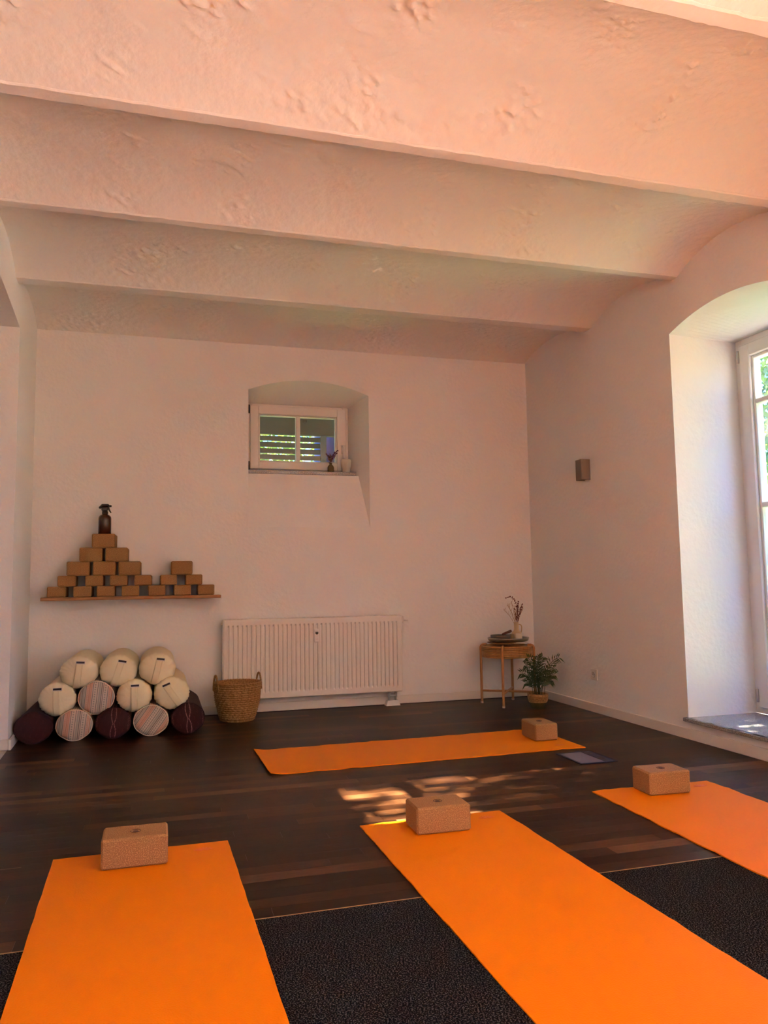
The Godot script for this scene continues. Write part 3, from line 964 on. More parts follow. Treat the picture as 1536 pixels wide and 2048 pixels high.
func bolster(label: String, at: Vector3, rx: float, ry: float, L: float, kind: String, roll: float, strap: float, sd: int) -> void:
	var o := thing("bolster", label, "bolster", at, 0.0, "bolsters stacked by the wall")
	var D := 0.062 if kind == "cream" else 0.034
	var p := 3.6 if kind == "cream" else 5.0
	var n := FastNoiseLite.new()
	n.seed = sd
	n.frequency = 1.0
	var m: StandardMaterial3D = {"cream": M.cream, "stripe": M.stripe, "maroon": M.maroon, "plain": M.maroon_plain}[kind]
	var seg := 72
	var rings := []   # [rho, z, wrinkle]
	for i in 17:
		var rho := sin(PI / 2 * i / 16.0)
		rings.append([rho, dome(rho, L, D, p), smoothstep(0.35, 1.0, rho)])
	for i in range(1, 9):
		var z := (L - D) * (1.0 - i / 8.0)
		rings.append([1.0, z, maxf(0.0, 1.0 - i / 2.5)])
	var P := []
	for r in rings:
		var row := []
		for k in seg:
			var a: float = TAU * k / seg
			var wr: float = (n.get_noise_2d(cos(a) * 9.0, sin(a) * 9.0) * 0.5 + sin(a * 23.0 + n.get_noise_2d(cos(a) * 2, sin(a) * 2) * 9.0) * 0.5) * r[2] * (0.005 if kind == "cream" else 0.0016)
			var q := squash(a)
			var x: float = cos(a) * rx * r[0] * q + cos(a) * wr
			var y: float = sin(a) * ry * r[0] * q + sin(a) * wr
			row.append(Vector3(x, y, r[1] + wr * 0.6))
		P.append(row)
	var st := begin()
	st.set_smooth_group(0)
	var cr := cos(roll)
	var sr := sin(roll)
	var V := func(v: Vector3) -> void:
		st.set_uv(Vector2((v.x * cr + v.y * sr) / 0.24 + 0.5, (-v.x * sr + v.y * cr) / 0.24 + 0.5))
		st.add_vertex(v)
	for j in P.size() - 1:
		for k in seg:
			var k2 := (k + 1) % seg
			var a: Vector3 = P[j][k]
			var b: Vector3 = P[j][k2]
			var c: Vector3 = P[j + 1][k2]
			var d: Vector3 = P[j + 1][k]
			for v in [a, c, b, a, d, c]:
				V.call(v)
	part("cover", st, m, o)
	if kind != "cream":
		st = begin()
		var ring := []
		for k in 64:
			var a := TAU * k / 64
			var q := squash(a)
			ring.append(Vector3(cos(a) * rx * 0.985 * q, sin(a) * ry * 0.985 * q, L - D + 0.012))
		tube(st, ring, 0.0035, 6, true)
		part("piping", st, M.piping if kind == "stripe" else M.maroon_plain, o)
		return
	# carrying strap sewn across the end, with a small woven label at its top
	var B := Basis(Vector3(0, 0, 1), strap)
	st = begin()
	st.set_smooth_group(0)
	var prev := []
	for i in 25:
		var y := lerpf(-0.93, 0.62, i / 24.0) * ry
		var cur := []
		for j in 7:
			var x := [-0.0215, -0.021, -0.012, 0.0, 0.012, 0.021, 0.0215][j] as float
			var v := B * Vector3(x, y, 0)
			var rho := minf(0.985, sqrt((v.x / rx) ** 2 + (v.y / ry) ** 2))
			v.z = dome(rho, L, D, p) + (0.0 if j == 0 or j == 6 else 0.0075 if j < 3 else 0.004)
			cur.append(v)
		if i:
			for j in 6:
				quad(st, prev[j], prev[j + 1], cur[j + 1], cur[j], Vector3(0, 0, 1))
		prev = cur
	part("strap", st, M.strap, o)
	var c := B * Vector3(0.006, ry * 0.64, 0)
	var rho := sqrt((c.x / rx) ** 2 + (c.y / ry) ** 2)
	c.z = dome(rho, L, D, p) + 0.006
	var tilt := Basis(Vector3(0, 0, 1), strap * 0.6) * Basis(Vector3(1, 0, 0), -0.35)
	bx("woven_label", c, Vector3(0.056, 0.020, 0.003), 0.001, M.label_white, o, tilt)
	bx("label_print", c + tilt * Vector3(0, 0.001, 0.0012), Vector3(0.050, 0.0125, 0.0024), 0.0005, M.label_black, o, tilt)

func bolsters() -> void:
	var L := 0.70
	bolster("dark maroon bolster in the bottom row, in the corner at the left", Vector3(-3.845, 0.099, 0.02), 0.116, 0.099, L + 0.03, "plain", 0.0, 0, 1)
	bolster("striped bolster in the bottom row, left of centre", Vector3(-3.606, 0.099, 0.02), 0.112, 0.099, L + 0.02, "stripe", -0.10, 0, 2)
	bolster("maroon bolster with pale diamond figure in the middle of the bottom row", Vector3(-3.372, 0.098, 0.02), 0.112, 0.098, L + 0.02, "maroon", -0.05, 0, 3)
	bolster("striped bolster with diagonal stripes in the bottom row, right of centre", Vector3(-3.139, 0.100, 0.02), 0.112, 0.100, L + 0.02, "stripe", -0.62, 0, 4)
	bolster("maroon bolster with pale streaks at the right end of the bottom row", Vector3(-2.905, 0.101, 0.02), 0.110, 0.101, L + 0.02, "maroon", 0.10, 0, 5)
	bolster("cream bolster at the left end of the middle row", Vector3(-3.716, 0.258, 0.02), 0.115, 0.107, L - 0.01, "cream", 0, 0.03, 6)
	bolster("striped bolster in the middle row between two cream ones", Vector3(-3.480, 0.259, 0.02), 0.113, 0.107, L - 0.02, "stripe", -0.10, 0, 7)
	bolster("cream bolster in the middle row, third from left", Vector3(-3.247, 0.257, 0.02), 0.114, 0.107, L - 0.01, "cream", 0, 0.02, 8)
	bolster("cream bolster at the right end of the middle row, strap slanting", Vector3(-3.010, 0.261, 0.02), 0.116, 0.109, L - 0.01, "cream", 0, 0.62, 9)
	bolster("cream bolster in the top row, leftmost", Vector3(-3.594, 0.418, 0.02), 0.120, 0.106, L - 0.05, "cream", 0, -0.10, 10)
	bolster("cream bolster in the top row, middle, strap leaning left", Vector3(-3.350, 0.419, 0.02), 0.121, 0.106, L - 0.05, "cream", 0, -0.30, 11)
	bolster("cream bolster in the top row, rightmost", Vector3(-3.104, 0.421, 0.02), 0.121, 0.107, L - 0.05, "cream", 0, -0.22, 12)

# ---------------------------------------------------------------- radiator
func radiator() -> void:
	var o := thing("radiator", "white ribbed panel radiator under the small high window", "radiator", Vector3(-1.930, 0.112, 0.0))
	var W := 1.405
	var H := 0.60
	var zf := 0.125
	var xs := [-W / 2, -W / 2 + 0.008]
	var deep := [0, 0]
	var n := 40
	var pitch := (W - 0.05) / n
	for i in n:
		var x0 := -W / 2 + 0.025 + i * pitch
		for e in [[0.004, 0], [0.008, 1], [0.0165, 1], [0.0205, 0]]:
			xs.append(x0 + e[0])
			deep.append(e[1])
	xs.append(W / 2 - 0.008)
	deep.append(0)
	xs.append(W / 2)
	deep.append(0)
	var ys := [0.0, 0.006, 0.042, 0.056, H - 0.058, H - 0.044, H - 0.006, H]
	var Pt := func(i: int, j: int) -> Vector3:
		var z := zf
		if i == 0 or i == xs.size() - 1 or j == 0 or j == ys.size() - 1:
			z -= 0.006
		elif deep[i] and j >= 3 and j <= 4:
			z -= 0.011
		return Vector3(xs[i], ys[j], z)
	var st := begin()
	for j in ys.size() - 1:
		for i in xs.size() - 1:
			quad(st, Pt.call(i, j), Pt.call(i + 1, j), Pt.call(i + 1, j + 1), Pt.call(i, j + 1), Vector3(0, 0, 1))
	part("front_panel", st, M.enamel, o)
	for s in [-1.0, 1.0]:
		bx("side_cover", Vector3(s * (W / 2 + 0.001), H / 2, 0.077), Vector3(0.004, H - 0.01, 0.085), 0.001, M.enamel, o)
	st = begin()
	box(st, Vector3(0, H - 0.004, 0.077), Vector3(W, 0.006, 0.085), 0.001)
	for i in 46:
		box(st, Vector3(-W / 2 + 0.03 + i * 0.0298, H - 0.0002, 0.077), Vector3(0.008, 0.003, 0.07), 0)
	part("top_grille", st, M.enamel, o)
	bx("rear_panel", Vector3(0, H / 2, 0.042), Vector3(W - 0.01, H - 0.02, 0.012), 0.002, M.enamel, o)
	for s in [-0.45, 0.45]:
		bx("wall_bracket", Vector3(s, H / 2, 0.018), Vector3(0.04, H - 0.1, 0.036), 0.002, M.enamel, o)
	# heat meter clipped to the front
	var hm := bx("heat_meter", Vector3(0.004, 0.462, zf + 0.012), Vector3(0.038, 0.104, 0.026), 0.006, mk(0.83, 0.80, 0.76, 0.4), o)
	st = begin()
	var disc := []
	for k in 15:
		disc.append(Vector3(0.006 + cos(PI + PI * k / 14.0) * 0.0125, 0.485 + sin(PI + PI * k / 14.0) * 0.0145, zf + 0.0256))
	for k in 14:
		tri(st, Vector3(0.006, 0.487, zf + 0.0256), disc[k], disc[k + 1], Vector3(0, 0, 1))
	part("meter_window", st, M.black, hm)
	bx("meter_display", Vector3(0.006, 0.489, zf + 0.0256), Vector3(0.022, 0.006, 0.001), 0, mk(0.12, 0.12, 0.11, 0.3), hm)
	bx("meter_text", Vector3(0.006, 0.436, zf + 0.0256), Vector3(0.022, 0.002, 0.001), 0, mk(0.55, 0.25, 0.18, 0.5), hm)
	# valve stub on the upper right, plug on the upper left, pipes with their floor cover
	st = begin()
	box(st, Vector3(W / 2 + 0.014, H - 0.033, 0.077), Vector3(0.02, 0.05, 0.05), 0.004)
	part("valve_head", st, M.white, o)
	st = begin()
	tube(st, [Vector3(W / 2 + 0.024, H - 0.04, 0.077), Vector3(W / 2 + 0.066, H - 0.042, 0.077)], 0.006, 10)
	part("valve_pin", st, M.white, o)
	st = begin()
	tube(st, [Vector3(-W / 2, H - 0.035, 0.077), Vector3(-W / 2 - 0.012, H - 0.035, 0.077)], 0.012, 10)
	part("air_plug", st, M.white, o)
	for s in [-0.027, 0.027]:
		st = begin()
		tube(st, [Vector3(0.630 + s, 0.0, 0.07), Vector3(0.630 + s, -0.078, 0.07)], 0.0075, 10)
		lathe(st, Vector3(0.630 + s, -0.045, 0.07), [Vector2(0, 0), Vector2(0.0145, 0), Vector2(0.0145, 0.03), Vector2(0, 0.03)], 8, false)
		part("pipe", st, M.steel, o)
	st = begin()
	box(st, Vector3(0.630, -0.034, 0.070), Vector3(0.075, 0.014, 0.026), 0.003)
	part("valve_block", st, M.steel, o)
	st = begin()
	var a := [Vector3(-0.058, -0.1115, -0.033), Vector3(0.058, -0.1115, -0.033), Vector3(0.058, -0.1115, 0.033), Vector3(-0.058, -0.1115, 0.033)]
	var c := Vector3(0.630, 0, 0.070)
	var top := []
	for v in a:
		top.append(Vector3(v.x * 0.78, -0.072, v.z * 0.75) + c)
	for k in 4:
		quad(st, a[k] + c, a[(k + 1) % 4] + c, top[(k + 1) % 4], top[k], Vector3(a[k].x + a[(k + 1) % 4].x, 0.02, a[k].z + a[(k + 1) % 4].z))
	quad(st, top[0], top[1], top[2], top[3], Vector3.UP)
	part("pipe_cover", st, M.white, o)

# ---------------------------------------------------------------- basket
func basket() -> void:
	var o := thing("wicker_basket", "round woven wicker basket with two loop handles beside the radiator", "basket", Vector3(-2.543, 0.0, 0.305), 0.25)
	var H := 0.265
	var rows := 17
	var st := begin()
	st.set_smooth_group(0)
	var seg := 150
	var per := 6
	var nn := FastNoiseLite.new()
	nn.frequency = 2.0
	var P := []
	for j in rows * per + 1:
		var v := float(j) / (rows * per)
		var row := int(v * rows * 0.9999)
		var fr := v * rows - row
		var r := 0.118 + 0.043 * sin(v * PI * 0.5) + 0.006 * sin(v * PI)
		var line := []
		for k in seg:
			var a := TAU * k / seg
			var braid := sin(a * 26.0 + row * 2.2 + (fr - 0.5) * 3.0)
			var rr := r + 0.0055 * sin(PI * fr) * (0.75 + 0.25 * braid) + 0.0025 * braid * sin(PI * fr) + nn.get_noise_2d(cos(a) * 1.5, sin(a) * 1.5 + v) * 0.006
			line.append(Vector3(cos(a) * rr, v * H + 0.002 * nn.get_noise_2d(a * 3.0, row * 4.0), sin(a) * rr))
		P.append(line)
	for j in P.size() - 1:
		for k in seg:
			var k2 := (k + 1) % seg
			var hint := Vector3(P[j][k].x, 0, P[j][k].z)
			quad(st, P[j][k], P[j][k2], P[j + 1][k2], P[j + 1][k], hint)
	part("woven_body", st, M.wicker, o)
	st = begin()
	lathe(st, Vector3.ZERO, [Vector2(0.155, H), Vector2(0.150, 0.2), Vector2(0.125, 0.012), Vector2(0.0, 0.012)], 48)
	lathe(st, Vector3.ZERO, [Vector2(0.0, 0.001), Vector2(0.12, 0.001)], 48)
	part("lining", st, M.wicker, o)
	st = begin()
	var rim := []
	var rad := []
	for k in 180:
		var a := TAU * k / 180
		rim.append(Vector3(cos(a) * 0.163, H + 0.002, sin(a) * 0.163))
		rad.append(0.0075 * (1.0 + 0.22 * sin(a * 44.0)))
	tube(st, rim, rad, 8, true)
	part("rim", st, M.wicker, o)
	for s in [-1.0, 1.0]:
		st = begin()
		var pts := []
		var rr := []
		for k in 33:
			var t := k / 32.0
			var a := (t - 0.5) * 0.62
			var h := H - 0.05 + 0.112 * pow(sin(PI * t), 0.55)
			pts.append(Vector3(s * cos(a) * (0.170 - 0.006 * sin(PI * t)), h, sin(a) * 0.175))
			rr.append(0.0068 * (1.0 + 0.16 * sin(t * 95.0)))
		tube(st, pts, rr, 8)
		part("handle", st, M.wicker, o)

# ---------------------------------------------------------------- rattan side table and what stands on it
func side_table() -> void:
	var c := Vector3(-0.420, 0, 0.351)
	var o := thing("rattan_side_table", "round rattan side table with slim bentwood legs in the corner", "table", c)
	var R := 0.197
	for k in 7:
		var st := begin()
		tube(st, ring_pts(Vector3(0, 0.378 + k * 0.0128, 0), R, 56), 0.0059, 8, true)
		part("rattan_hoop", st, M.rattan, o)
	var top := begin()
	lathe(top, Vector3.ZERO, [Vector2(0, 0.446), Vector2(R, 0.446), Vector2(R, 0.459), Vector2(R - 0.012, 0.4605), Vector2(0, 0.4605)], 56)
	part("top_panel", top, M.rattan, o)
	top = begin()
	lathe(top, Vector3.ZERO, [Vector2(R - 0.006, 0.374), Vector2(R - 0.006, 0.446)], 56)
	part("inner_drum", top, mk(0.10, 0.045, 0.015, 0.8), o)
	var angs := [atan2(0.227 - 0.351, -0.596 + 0.42), atan2(0.519 - 0.351, -0.539 + 0.42), atan2(0.184 - 0.351, -0.302 + 0.42), atan2(0.476 - 0.351, -0.245 + 0.42)]
	for a in angs:
		var d := Vector3(cos(a), 0, sin(a))
		var st := begin()
		var pts := [d * 0.213 + Vector3(0, 0.004, 0)]
		for i in range(1, 9):
			pts.append(d * 0.213 + Vector3(0, 0.44 * i / 8.0, 0))
		for i in range(1, 7):
			var t := PI / 2 * i / 6.0
			pts.append(d * (0.213 - 0.026 * (1.0 - cos(t))) + Vector3(0, 0.44 + 0.026 * sin(t), 0))
		pts.append(d * 0.165 + Vector3(0, 0.466, 0))
		tube(st, pts, 0.0105, 10)
		var leg := part("leg", st, M.bentwood, o)
		st = begin()
		lathe(st, d * 0.213, [Vector2(0, 0), Vector2(0.010, 0), Vector2(0.0115, 0.006), Vector2(0.0115, 0.014), Vector2(0, 0.014)], 12)
		part("foot_cap", st, mk(0.62, 0.5, 0.38, 0.6), leg)
	for p in [[0, 3], [1, 2]]:
		var st := begin()
		var a: float = angs[p[0]]
		var b: float = angs[p[1]]
		var y: float = 0.100 + 0.004 * p[0]
		tube(st, [Vector3(cos(a) * 0.21, y, sin(a) * 0.21), Vector3(0, y, 0), Vector3(cos(b) * 0.21, y, sin(b) * 0.21)], 0.0085, 8)
		part("stretcher", st, M.bentwood, o)
	var y := 0.4765
	# wooden plate and metal tray, one on the other
	var pl := thing("wooden_plate", "flat brown wooden plate under the metal tray", "plate", Vector3(-0.478, y - 0.001, 0.385))
	var st := begin()
	lathe(st, Vector3.ZERO, [Vector2(0, 0), Vector2(0.07, 0), Vector2(0.115, 0.012), Vector2(0.117, 0.016), Vector2(0.11, 0.015), Vector2(0.07, 0.006), Vector2(0, 0.006)], 40)
	part("dish", st, M.pine, pl)
	var y2 := y + 0.0155
	var tr := thing("metal_tray", "round dark metal tray with a shiny rim on the side table", "tray", Vector3(-0.407, y2, 0.352))
	st = begin()
	lathe(st, Vector3.ZERO, [Vector2(0, 0), Vector2(0.14, 0), Vector2(0.157, 0.007), Vector2(0.164, 0.024), Vector2(0.164, 0.031), Vector2(0.159, 0.031), Vector2(0.154, 0.012), Vector2(0.14, 0.006), Vector2(0, 0.006)], 56)
	part("dish", st, mk(0.34, 0.31, 0.26, 0.28, 0.85), tr)
	var y3 := y2 + 0.0065
	var sb := thing("singing_bowl", "low dark grey bowl on the metal tray", "bowl", Vector3(-0.471, y3, 0.352))
	st = begin()
	lathe(st, Vector3.ZERO, [Vector2(0, 0), Vector2(0.066, 0), Vector2(0.078, 0.006), Vector2(0.082, 0.04), Vector2(0.082, 0.046), Vector2(0.078, 0.046), Vector2(0.072, 0.010), Vector2(0, 0.008)], 44)
	part("bowl_wall", st, mk(0.17, 0.155, 0.12, 0.45, 0.4), sb)
	var sk := thing("wooden_striker", "short reddish wooden striker resting on the grey bowl", "striker", Vector3(-0.425, y3 + 0.052, 0.362))
	st = begin()
	tube(st, [Vector3(-0.038, -0.003, 0.0), Vector3(-0.03, 0.001, 0), Vector3(0.036, 0.022, 0), Vector3(0.042, 0.024, 0)], [0.006, 0.0085, 0.011, 0.009], 12)
	part("stick", st, mk(0.16, 0.055, 0.03, 0.5), sk)
	# jug vase
	var jv := thing("jug_vase", "slim cream ceramic jug with a round handle holding dried flowers", "vase", Vector3(-0.318, y3, 0.322))
	var cer := mk(0.62, 0.47, 0.26, 0.55)
	st = begin()
	lathe(st, Vector3.ZERO, [Vector2(0, 0), Vector2(0.036, 0), Vector2(0.040, 0.004), Vector2(0.041, 0.05), Vector2(0.036, 0.063), Vector2(0.023, 0.074), Vector2(0.019, 0.09), Vector2(0.019, 0.138), Vector2(0.0205, 0.142), Vector2(0.017, 0.142), Vector2(0.016, 0.09), Vector2(0, 0.07)], 36)
	part("jug_body", st, cer, jv)
	st = begin()
	tube(st, bez(Vector3(0.018, 0.122, 0), Vector3(0.062, 0.130, 0.0), Vector3(0.040, 0.056, 0), 14), 0.0045, 8)
	part("handle", st, cer, jv)
	# dried bunch
	var df := thing("dried_flower_bunch", "bunch of dried brown and pinkish flowers in the cream jug", "dried flowers", Vector3(-0.318, y3 + 0.075, 0.322))
	var straw := mk(0.42, 0.25, 0.12, 0.85)
	var plum := mk(0.17, 0.05, 0.035, 0.85)
	var r := RandomNumberGenerator.new()
	r.seed = 12
	var tips := [Vector3(-0.085, 0.265, 0.0), Vector3(0.02, 0.235, 0.01), Vector3(0.058, 0.205, 0), Vector3(0.045, 0.18, 0.02), Vector3(-0.045, 0.225, 0.02), Vector3(-0.062, 0.195, -0.01), Vector3(-0.105, 0.165, 0), Vector3(-0.02, 0.19, 0.02), Vector3(0.0, 0.175, -0.02), Vector3(0.03, 0.2, -0.02), Vector3(-0.08, 0.20, 0.02), Vector3(0.065, 0.17, 0.0)]
	for i in tips.size():
		var tip: Vector3 = tips[i]
		st = begin()
		var mid := Vector3(tip.x * 0.25, tip.y * 0.62, tip.z * 0.3)
		if i == 0:
			mid = Vector3(0.045, 0.31, 0)
		var pts := bez(Vector3(r.randf_range(-0.008, 0.008), 0, r.randf_range(-0.008, 0.008)), mid, tip, 12)
		tube(st, pts, 0.0013, 5)
		var heads := i in [0, 1, 2, 3, 8, 9]
		if heads:
			for q in 16:
				var p: Vector3 = pts[mini(12, 5 + q / 2)]
				ellipsoid(st, p + Vector3(r.randf_range(-0.006, 0.006), r.randf_range(-0.006, 0.006), r.randf_range(-0.006, 0.006)), Vector3(0.0045, 0.006, 0.0045), 6, 4)
		else:
			for q in 10:
				var p: Vector3 = pts[mini(12, 4 + q)]
				tube(st, [p, p + Vector3(r.randf_range(-0.016, 0.016), r.randf_range(0.012, 0.03), r.randf_range(-0.012, 0.012))], 0.0009, 4)
		part("dried_stem", st, plum if heads else straw, df)
	# two small candle holders
	var ch := thing("candle_holder", "small straight cream candle cup in front of the jug", "candle holder", Vector3(-0.352, y3, 0.432))
	st = begin()
	lathe(st, Vector3.ZERO, [Vector2(0, 0), Vector2(0.025, 0), Vector2(0.026, 0.003), Vector2(0.026, 0.058), Vector2(0.0235, 0.058), Vector2(0.023, 0.03), Vector2(0, 0.03)], 28)
	part("cup", st, mk(0.66, 0.60, 0.46, 0.6), ch)
	st = begin()
	lathe(st, Vector3(0, 0.03, 0), [Vector2(0.0215, 0), Vector2(0.0215, 0.012), Vector2(0, 0.011)], 24)
	part("wax", st, mk(0.7, 0.62, 0.48, 0.5), ch)
	var cg := thing("candle_holder", "small olive glass candle cup left of the jug", "candle holder", Vector3(-0.398, y3, 0.40))
	st = begin()
	lathe(st, Vector3.ZERO, [Vector2(0, 0), Vector2(0.017, 0), Vector2(0.019, 0.003), Vector2(0.020, 0.052), Vector2(0.018, 0.052), Vector2(0.016, 0.02), Vector2(0, 0.02)], 28)
	part("cup", st, mk(0.26, 0.23, 0.10, 0.3), cg)
	st = begin()
	lathe(st, Vector3(0, 0.02, 0), [Vector2(0.0155, 0), Vector2(0.0155, 0.012), Vector2(0, 0.011)], 24)
	part("wax", st, mk(0.7, 0.62, 0.48, 0.5), cg)

# ---------------------------------------------------------------- potted palm
func palm() -> void:
	var o := thing("potted_palm", "small parlour palm in a two-tone woven pot in the corner", "potted plant", Vector3(-0.300, 0, 0.620))
	var st := begin()
	lathe(st, Vector3.ZERO, [Vector2(0, 0.0), Vector2(0.050, 0.0), Vector2(0.056, 0.004), Vector2(0.066, 0.045)], 40)
	part("pot_base", st, mk(0.095, 0.085, 0.03, 0.85), o)
	st = begin()
	var prof := []
	for k in 6:
		for e in [[0.0, 0.0], [0.25, 0.0022], [0.5, 0.003], [0.75, 0.0022]]:
			var v: float = (k + e[0]) / 6.0
			prof.append(Vector2(0.066 + 0.012 * sin(v * 1.9) + e[1], 0.045 + v * 0.066))
	prof.append(Vector2(0.079, 0.111))
	prof.append(Vector2(0.073, 0.111))
	prof.append(Vector2(0.070, 0.09))
	lathe(st, Vector3.ZERO, prof, 48)
	part("woven_rim", st, M.wicker, o)
	st = begin()
	lathe(st, Vector3.ZERO, [Vector2(0.072, 0.095), Vector2(0.03, 0.1), Vector2(0, 0.1)], 32)
	part("soil", st, mk(0.03, 0.018, 0.01, 0.95), o)
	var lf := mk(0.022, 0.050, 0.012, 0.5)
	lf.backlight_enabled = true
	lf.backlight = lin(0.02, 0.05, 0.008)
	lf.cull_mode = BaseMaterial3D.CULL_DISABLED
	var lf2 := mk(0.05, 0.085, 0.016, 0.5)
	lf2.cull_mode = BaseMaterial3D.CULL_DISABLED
	var stem := mk(0.075, 0.085, 0.022, 0.6)
	var r := RandomNumberGenerator.new()
	r.seed = 4
	var fr := [[-0.09, 0.385, 0.03], [-0.02, 0.395, 0.06], [0.06, 0.375, -0.02], [0.17, 0.375, 0.03], [0.12, 0.30, 0.05], [-0.12, 0.335, 0.05], [-0.13, 0.27, 0.0], [0.10, 0.255, 0.08], [-0.10, 0.225, 0.07], [0.09, 0.205, 0.02], [-0.08, 0.19, -0.03], [0.02, 0.30, 0.10], [-0.03, 0.26, 0.11], [0.03, 0.34, -0.07], [0.07, 0.22, 0.09], [-0.05, 0.20, 0.10], [0.0, 0.23, 0.09], [-0.07, 0.30, 0.07]]
	for f in fr:
		st = begin()
		var tip := Vector3(f[0], f[1], f[2])
		var a := Vector3(f[0] * 0.25 + r.randf_range(-0.012, 0.012), 0.098, f[2] * 0.2 + r.randf_range(-0.012, 0.012))
		var pts := bez(a, Vector3(f[0] * 0.35, f[1] * 0.8 + 0.05, f[2] * 0.35), tip, 12)
		tube(st, pts, 0.0022, 5)
		var frond := part("frond_stem", st, stem, o)
		st = begin()
		st.set_smooth_group(-1)
		for i in range(4, 13):
			for s: float in [-1.0, 1.0]:
				var p: Vector3 = pts[i]
				var dir: Vector3 = (pts[mini(i + 1, 12)] - pts[i - 1]).normalized()
				var side := dir.cross(Vector3(0, 0.3, 1)).normalized()
				var L := 0.075 * (1.0 - 0.055 * absf(i - 8.0)) * r.randf_range(0.8, 1.1)
				var d := (dir * 0.75 + side * s * 0.8 + Vector3(0, -0.05, r.randf_range(-0.25, 0.25))).normalized()
				var w := d.cross(Vector3(r.randf_range(-0.3, 0.3), 0.25, 1)).normalized() * 0.0052
				var m1 := p + d * L * 0.4 + Vector3(0, 0.002, 0)
				var e := p + d * L + Vector3(0, -0.012, 0)
				tri(st, p, m1 + w, m1 - w, Vector3(0, 0, 1))
				tri(st, m1 + w, e, m1 - w, Vector3(0, 0, 1))
		part("leaflets", st, lf2 if f[0] > 0.09 else lf, frond)

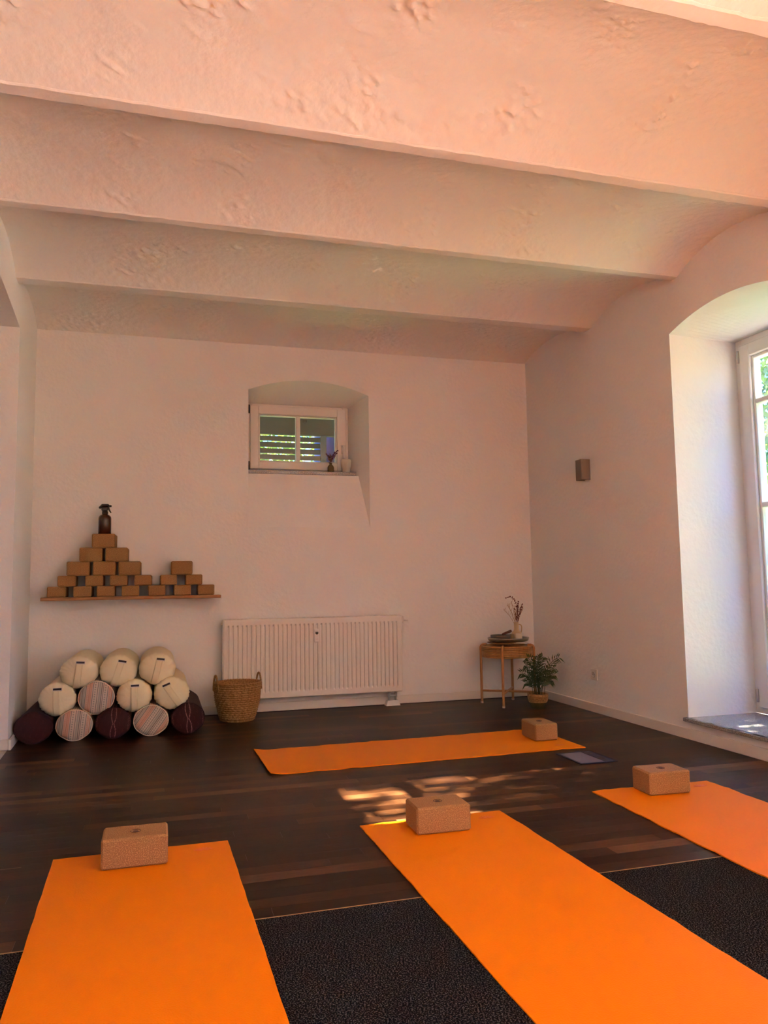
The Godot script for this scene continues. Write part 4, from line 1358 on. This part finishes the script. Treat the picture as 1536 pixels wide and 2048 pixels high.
# ---------------------------------------------------------------- sconce, socket, floor box, sill ornaments
func small_things() -> void:
	var sc := thing("wall_sconce", "small square beige up-and-down wall lamp on the right wall", "wall lamp", Vector3(-0.001, 1.72, 0.962))
	var st := begin()
	var hs := [Vector3(-0.0375, 0.078, 0)]
	var sh := mk(0.24, 0.19, 0.145, 0.55)
	for z in [-0.039, 0.039]:
		box(st, Vector3(-0.038, 0.077, z), Vector3(0.076, 0.154, 0.004), 0.001)
	box(st, Vector3(-0.074, 0.077, 0), Vector3(0.004, 0.154, 0.074), 0.001)
	part("housing", st, sh, sc)
	bx("wall_plate", Vector3(-0.004, 0.077, 0), Vector3(0.007, 0.14, 0.07), 0.001, M.steel, sc)
	bx("diffuser", Vector3(-0.039, 0.15, 0), Vector3(0.062, 0.003, 0.070), 0, mk(0.7, 0.68, 0.62, 0.4), sc)
	bx("diffuser", Vector3(-0.039, 0.012, 0), Vector3(0.062, 0.003, 0.070), 0, mk(0.03, 0.02, 0.018, 0.4), sc)
	var so := thing("wall_socket", "white round-recessed power socket low on the right wall", "socket", Vector3(-0.0005, 0.235, 0.955))
	bx("cover_plate", Vector3(-0.006, 0.04, 0), Vector3(0.011, 0.08, 0.08), 0.003, mk(0.80, 0.76, 0.70, 0.35), so)
	st = begin()
	var Bx := Transform3D(Basis(Vector3(0, 0, 1), PI / 2), Vector3(-0.0116, 0.04, 0))
	var tmp := SurfaceTool.new()
	tmp.begin(Mesh.PRIMITIVE_TRIANGLES)
	lathe(tmp, Vector3.ZERO, [Vector2(0, 0.0005), Vector2(0.018, 0.0005), Vector2(0.019, 0.004), Vector2(0.022, 0.004), Vector2(0.0225, 0)], 28)
	tmp.generate_normals()
	st.append_from(tmp.commit(), 0, Bx)
	part("socket_well", st, mk(0.55, 0.50, 0.45, 0.4), so, false)
	for z in [-0.0095, 0.0095]:
		bx("pin_hole", Vector3(-0.0123, 0.04, z), Vector3(0.0012, 0.005, 0.005), 0, M.black, so)
	# floor outlet box
	var fb := thing("floor_outlet_box", "dark blue-grey floor outlet box lid sunk in the wooden floor", "floor box", Vector3(-0.848, 0.0002, 2.227), 0.0)
	var blue := mk(0.008, 0.011, 0.022, 0.6)
	st = begin()
	for s in [-1.0, 1.0]:
		box(st, Vector3(s * 0.105, 0.0025, 0), Vector3(0.014, 0.005, 0.272), 0.0012)
		box(st, Vector3(0, 0.0025, s * 0.130), Vector3(0.196, 0.005, 0.012), 0.0012)
	part("frame", st, blue, fb)
	bx("lid_inlay", Vector3(-0.028, 0.0016, 0), Vector3(0.138, 0.003, 0.246), 0.0005, mk(0.16, 0.14, 0.15, 0.75), fb)
	bx("hinge_strip", Vector3(0.070, 0.0022, 0), Vector3(0.054, 0.0044, 0.246), 0.001, mk(0.012, 0.016, 0.03, 0.6), fb)
	for z in [-0.07, 0.0, 0.07]:
		st = begin()
		lathe(st, Vector3(0.074, 0.004, z), [Vector2(0.008, 0), Vector2(0.007, 0.001), Vector2(0, 0.001)], 14)
		part("screw_cap", st, M.black, fb)
	# ornaments on the niche sill (top y = 1.899)
	var ys := 1.8992
	var bv := thing("bud_vase", "small brown glass bottle vase on the niche window sill", "vase", Vector3(-1.728, ys, -0.195))
	st = begin()
	lathe(st, Vector3.ZERO, [Vector2(0, 0), Vector2(0.024, 0), Vector2(0.027, 0.003), Vector2(0.027, 0.042), Vector2(0.022, 0.056), Vector2(0.011, 0.066), Vector2(0.0105, 0.078), Vector2(0.013, 0.080), Vector2(0.009, 0.080), Vector2(0.008, 0.06), Vector2(0, 0.05)], 28)
	part("bottle", st, mk(0.11, 0.075, 0.03, 0.25), bv)
	var fl := thing("dried_posy", "tiny dried posy in rust and purple in the brown bottle vase", "dried flowers", Vector3(-1.728, ys + 0.052, -0.195))
	var r := RandomNumberGenerator.new()
	r.seed = 3
	for q in [[Vector3(0.055, 0.135, 0.0), 1], [Vector3(0.045, 0.12, 0.01), 1], [Vector3(-0.03, 0.11, 0), 0], [Vector3(-0.012, 0.095, 0.01), 0], [Vector3(-0.022, 0.075, 0.012), 0], [Vector3(0.012, 0.085, 0.0), 0]]:
		st = begin()
		var pts := bez(Vector3.ZERO, Vector3(q[0].x * 0.2, q[0].y * 0.6, 0), q[0], 8)
		tube(st, pts, 0.0012, 5)
		for i in 14:
			var p: Vector3 = pts[4 + i % 5]
			ellipsoid(st, p + Vector3(r.randf_range(-0.009, 0.009), r.randf_range(-0.009, 0.009), r.randf_range(-0.006, 0.006)), Vector3(0.005, 0.006, 0.005), 6, 4)
		part("sprig", st, mk(0.09, 0.012, 0.035, 0.8) if q[1] else mk(0.16, 0.06, 0.02, 0.8), fl)
	var hc := thing("relief_cup", "pale ceramic cup with a carved relief on the niche window sill", "cup", Vector3(-1.598, ys, -0.192))
	st = begin()
	st.set_smooth_group(0)
	var nn := FastNoiseLite.new()
	nn.seed = 6
	nn.frequency = 0.9
	var P := []
	for j in 25:
		var v := j / 24.0
		var row := []
		for k in 48:
			var a := TAU * k / 48
			var rr := 0.034 + 0.010 * smoothstep(0.0, 0.75, v) + 0.0035 * nn.get_noise_2d(cos(a) * 3.0, sin(a) * 3.0 + v * 4.0)
			rr += 0.007 * exp(-pow(wrapf(a - PI / 2, -PI, PI) / 0.22, 2.0)) * exp(-pow((v - 0.42) / 0.2, 2.0))
			row.append(Vector3(cos(a) * rr, v * 0.112, sin(a) * rr))
		P.append(row)
	for j in 24:
		for k in 48:
			quad(st, P[j][k], P[j][(k + 1) % 48], P[j + 1][(k + 1) % 48], P[j + 1][k], Vector3(P[j][k].x, 0, P[j][k].z))
	lathe(st, Vector3.ZERO, [Vector2(0.044, 0.112), Vector2(0.037, 0.112), Vector2(0.034, 0.03), Vector2(0, 0.03)], 32)
	lathe(st, Vector3.ZERO, [Vector2(0, 0), Vector2(0.034, 0)], 32)
	part("cup", st, mk(0.70, 0.62, 0.50, 0.6), hc)
